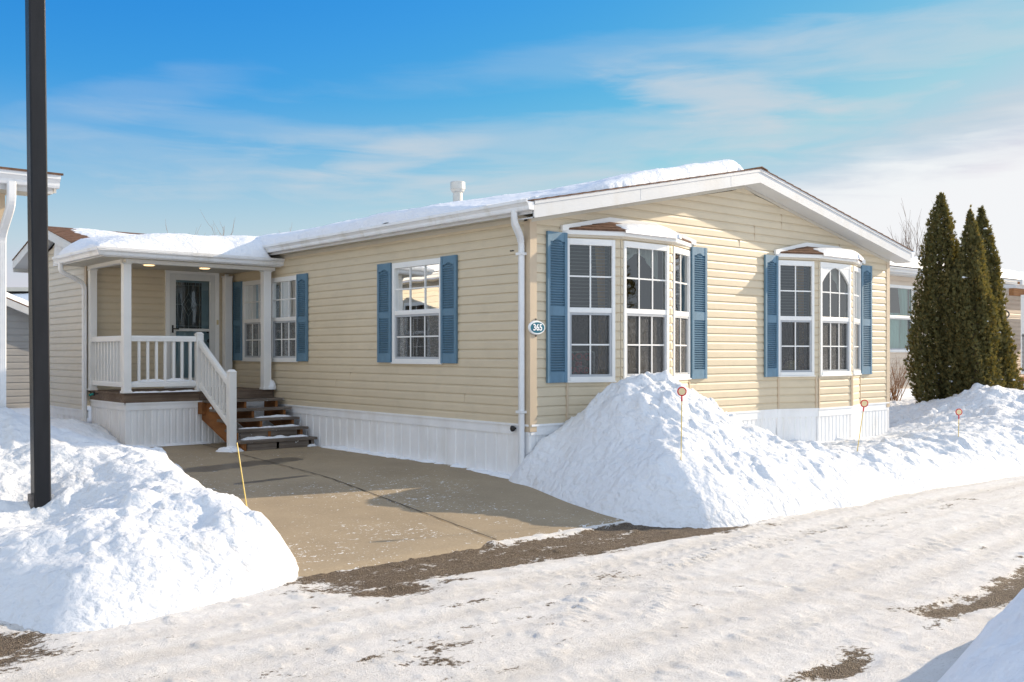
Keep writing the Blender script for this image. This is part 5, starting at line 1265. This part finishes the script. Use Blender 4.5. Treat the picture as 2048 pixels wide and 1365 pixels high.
# ------------------------------------------------------------------ cedars
def cedar(base, ztop, prof_, label, n=15000, seed=0, lean=(0,0), snow=24):
    g = np.random.default_rng(100+seed); bx, by, bz = base; H = ztop-bz
    o = thing('cedar_tree', base, label, 'tree', None)
    MB().tube([(bx,by,bz-.3),(bx+.02,by,bz+H*.4),(bx+lean[0]*.8,by+lean[1]*.8,ztop-.35)], [.075,.055,.012], 10).build('trunk', M['bark'], o)
    fs, rs = zip(*prof_)
    f = g.random(n*3); rad = np.interp(f, fs, rs); keep = g.random(n*3) < (rad+.03)/(max(rs)+.03); f = f[keep][:n]; n = len(f); rad = np.interp(f, fs, rs)
    ph = g.random(n)*2*math.pi
    # plumes: upright lobes that bulge and part
    lob = .78+.42*fbm(np.cos(ph)*2.6+seed*5, np.sin(ph)*2.6+f*4.5, 1.0, 4)+.30*fbm(np.cos(ph)*7+seed, np.sin(ph)*7+f*11, 1.0, 3)
    depth = 1-.55*g.random(n)**2.2
    r = np.maximum(rad*lob*depth*1.02, .012)
    z = bz+H*(1-f)+g.normal(0, .03, n); lx = lean[0]*(1-f)**1.5; ly = lean[1]*(1-f)**1.5
    c = np.stack([bx+lx+r*np.cos(ph), by+ly+r*np.sin(ph), z], 1)
    out = np.stack([np.cos(ph), np.sin(ph), np.zeros(n)], 1)
    up = out*g.uniform(.15, .9, (n,1))+np.array([0,0,1])*g.uniform(.45, 1.1, (n,1))+g.normal(0, .28, (n,3)); up /= np.linalg.norm(up, axis=1)[:,None]
    rd_ = g.normal(0, 1, (n,3)); side = np.cross(up, rd_); side /= np.linalg.norm(side, axis=1)[:,None]
    nrm = np.cross(side, up)
    L = g.uniform(.045, .095, (n,1)); Wd = L*g.uniform(.26, .42, (n,1))
    V = []; 
    # each spray: a forked fan of three little leaves
    blades = []
    for ang, k in ((-.5,.8),(0,1),(.5,.8)):
        d = up*math.cos(ang)+side*math.sin(ang); s2 = side*math.cos(ang)-up*math.sin(ang)
        b0 = c-d*L*.1; bend = nrm*L*.15*ang
        blades.append(np.stack([b0, b0+d*L*.55*k+s2*Wd*.42+bend, b0+d*L*k+bend*2, b0+d*L*.55*k-s2*Wd*.42+bend], 1))
    A = np.concatenate(blades, 1).reshape(-1, 3)
    npmesh('crown', A, np.arange(len(A)).reshape(-1, 4), M['cedar'], o, False)
    k = np.argsort(-g.random(n)*(depth > .9))[:snow]; V = []; F = []
    for i in k:
        p = c[i]; s = g.uniform(.015, .05); q = len(V); m_ = 7
        for t in range(m_): V.append((p[0]+s*math.cos(t*2*math.pi/m_), p[1]+s*math.sin(t*2*math.pi/m_), p[2]))
        for t in range(m_): V.append((p[0]+s*.6*math.cos(t*2*math.pi/m_), p[1]+s*.6*math.sin(t*2*math.pi/m_), p[2]+s*.5))
        V.append((p[0],p[1],p[2]+s*.62)); V.append((p[0],p[1],p[2]-s*.3))
        for t in range(m_):
            u = (t+1) % m_; F += [(q+t,q+u,q+m_+u,q+m_+t),(q+m_+t,q+m_+u,q+2*m_,q+2*m_),(q+u,q+t,q+2*m_+1,q+2*m_+1)]
    mm = MB(); mm.v = V; mm.f = [tuple(dict.fromkeys(x)) for x in F]; mm.build('clinging_snow', M['snow'], o, smooth=True)
    return o
b1, b2, b3 = at(1880,812,19.0), at(1948,812,18.5), at(1984,812,19.6)
cedar(b1, at(1884,390,19)[2], [(0,.015),(.05,.10),(.12,.21),(.26,.36),(.42,.43),(.6,.50),(.8,.56),(.93,.57),(1,.40)], 'tallest cedar, leftmost of the three dark conifers', 20000, 1, (.05,0))
cedar(b2, at(1938,424,18.5)[2], [(0,.012),(.06,.07),(.14,.16),(.3,.33),(.5,.44),(.7,.50),(.9,.50),(1,.36)], 'middle cedar standing in front of the other two', 17000, 2, (-.03,.06))
cedar(b3, at(1960,420,19.6)[2], [(0,.012),(.06,.09),(.15,.19),(.3,.29),(.5,.37),(.7,.47),(.9,.52),(1,.38)], 'rightmost cedar with sunlit golden edges', 17000, 3, (-.20,.12))
cedar((11.4,-10.2,0), 6.6, [(0,.02),(.2,.35),(.5,.75),(.9,1.0),(1,.6)], 'tall cedar across the road, seen mirrored in the bay window', 9000, 4, (0,0), 6)

def branches(mb, p, d, L, r, depth, g, spread=.45, nb=3, up=.25):
    pts = [p]; q = p; dd = d
    for k in range(4):
        dd = (dd+Vector((g.gauss(0,.10), g.gauss(0,.10), g.gauss(0,.06)+up*.1))).normalized(); q = q+dd*L/4; pts.append(q)
    mb.tube(pts, [r*(1-.14*k) for k in range(5)], 5 if depth < 2 else 7, False)
    if depth == 0: return
    for k in range(nb):
        a = pts[min(4, 1+int(g.random()*4))]; nd = (dd+Vector((g.gauss(0,spread), g.gauss(0,spread), g.gauss(0,spread*.5)+up))).normalized()
        branches(mb, a, nd, L*g.uniform(.55,.85), r*.55, depth-1, g, spread, nb, up)
def bare_tree(name, base, H, label, seed, m, cat='tree', r=.12, n0=9, group=None, spread=.30):
    g = random.Random(seed); o = thing(name, base, label, cat, group); p = Vector(base)
    MB().tube([p-Vector((0,0,.4)), p+Vector((0,0,H*.22)), p+Vector((.1,0,H*.42))], [r*1.2,r,r*.7], 9).build('trunk', M['bark'], o)
    mb = MB()
    for k in range(n0):
        s = p+Vector((0,0,H*(.2+.22*g.random()))); a = k*2.4+g.random()
        branches(mb, s, Vector((math.cos(a)*.42, math.sin(a)*.42, 1)).normalized(), H*.33, r*.42, 3, g, spread, 3, .34)
    mb.build('crown', M[m], o); return o
b = at(1828,700,46); bare_tree('bare_tree', (b[0],b[1],.2), 7.4, 'leafless grey tree showing above the roof edge left of the cedars', 5, 'twig_pale', n0=11, spread=.22)
for i, (x, d, hh, s) in enumerate(((405,62,8.1,31),(462,66,8.4,32),(545,60,8.1,33))):
    b = at(x,700,d); bare_tree('bare_tree', (b[0],b[1],.2), hh, ('bare brown treetop behind the porch roof, leftmost of three', 'bare brown treetop behind the porch roof, between two others', 'bare brown treetop behind the porch roof, rightmost of three')[i], s, 'twig', n0=20, spread=.42)
g = random.Random(77); b = at(1790,800,21.5); b = (b[0]-.1,b[1],b[2]-.1)
o = thing('bare_shrub', b, 'leafless orange brown shrub against the beige wall beside the house corner', 'shrub'); mb = MB()
for k in range(20):
    a = k*2.4; branches(mb, Vector(b)+Vector((g.uniform(-.1,.1),g.uniform(-.1,.1),0)), Vector((math.cos(a)*.45+.12, math.sin(a)*.45, 1)).normalized(), .62*g.uniform(.7,1.1), .011, 3, g, .34, 2, .22)
mb.build('stems', M['twig'], o)
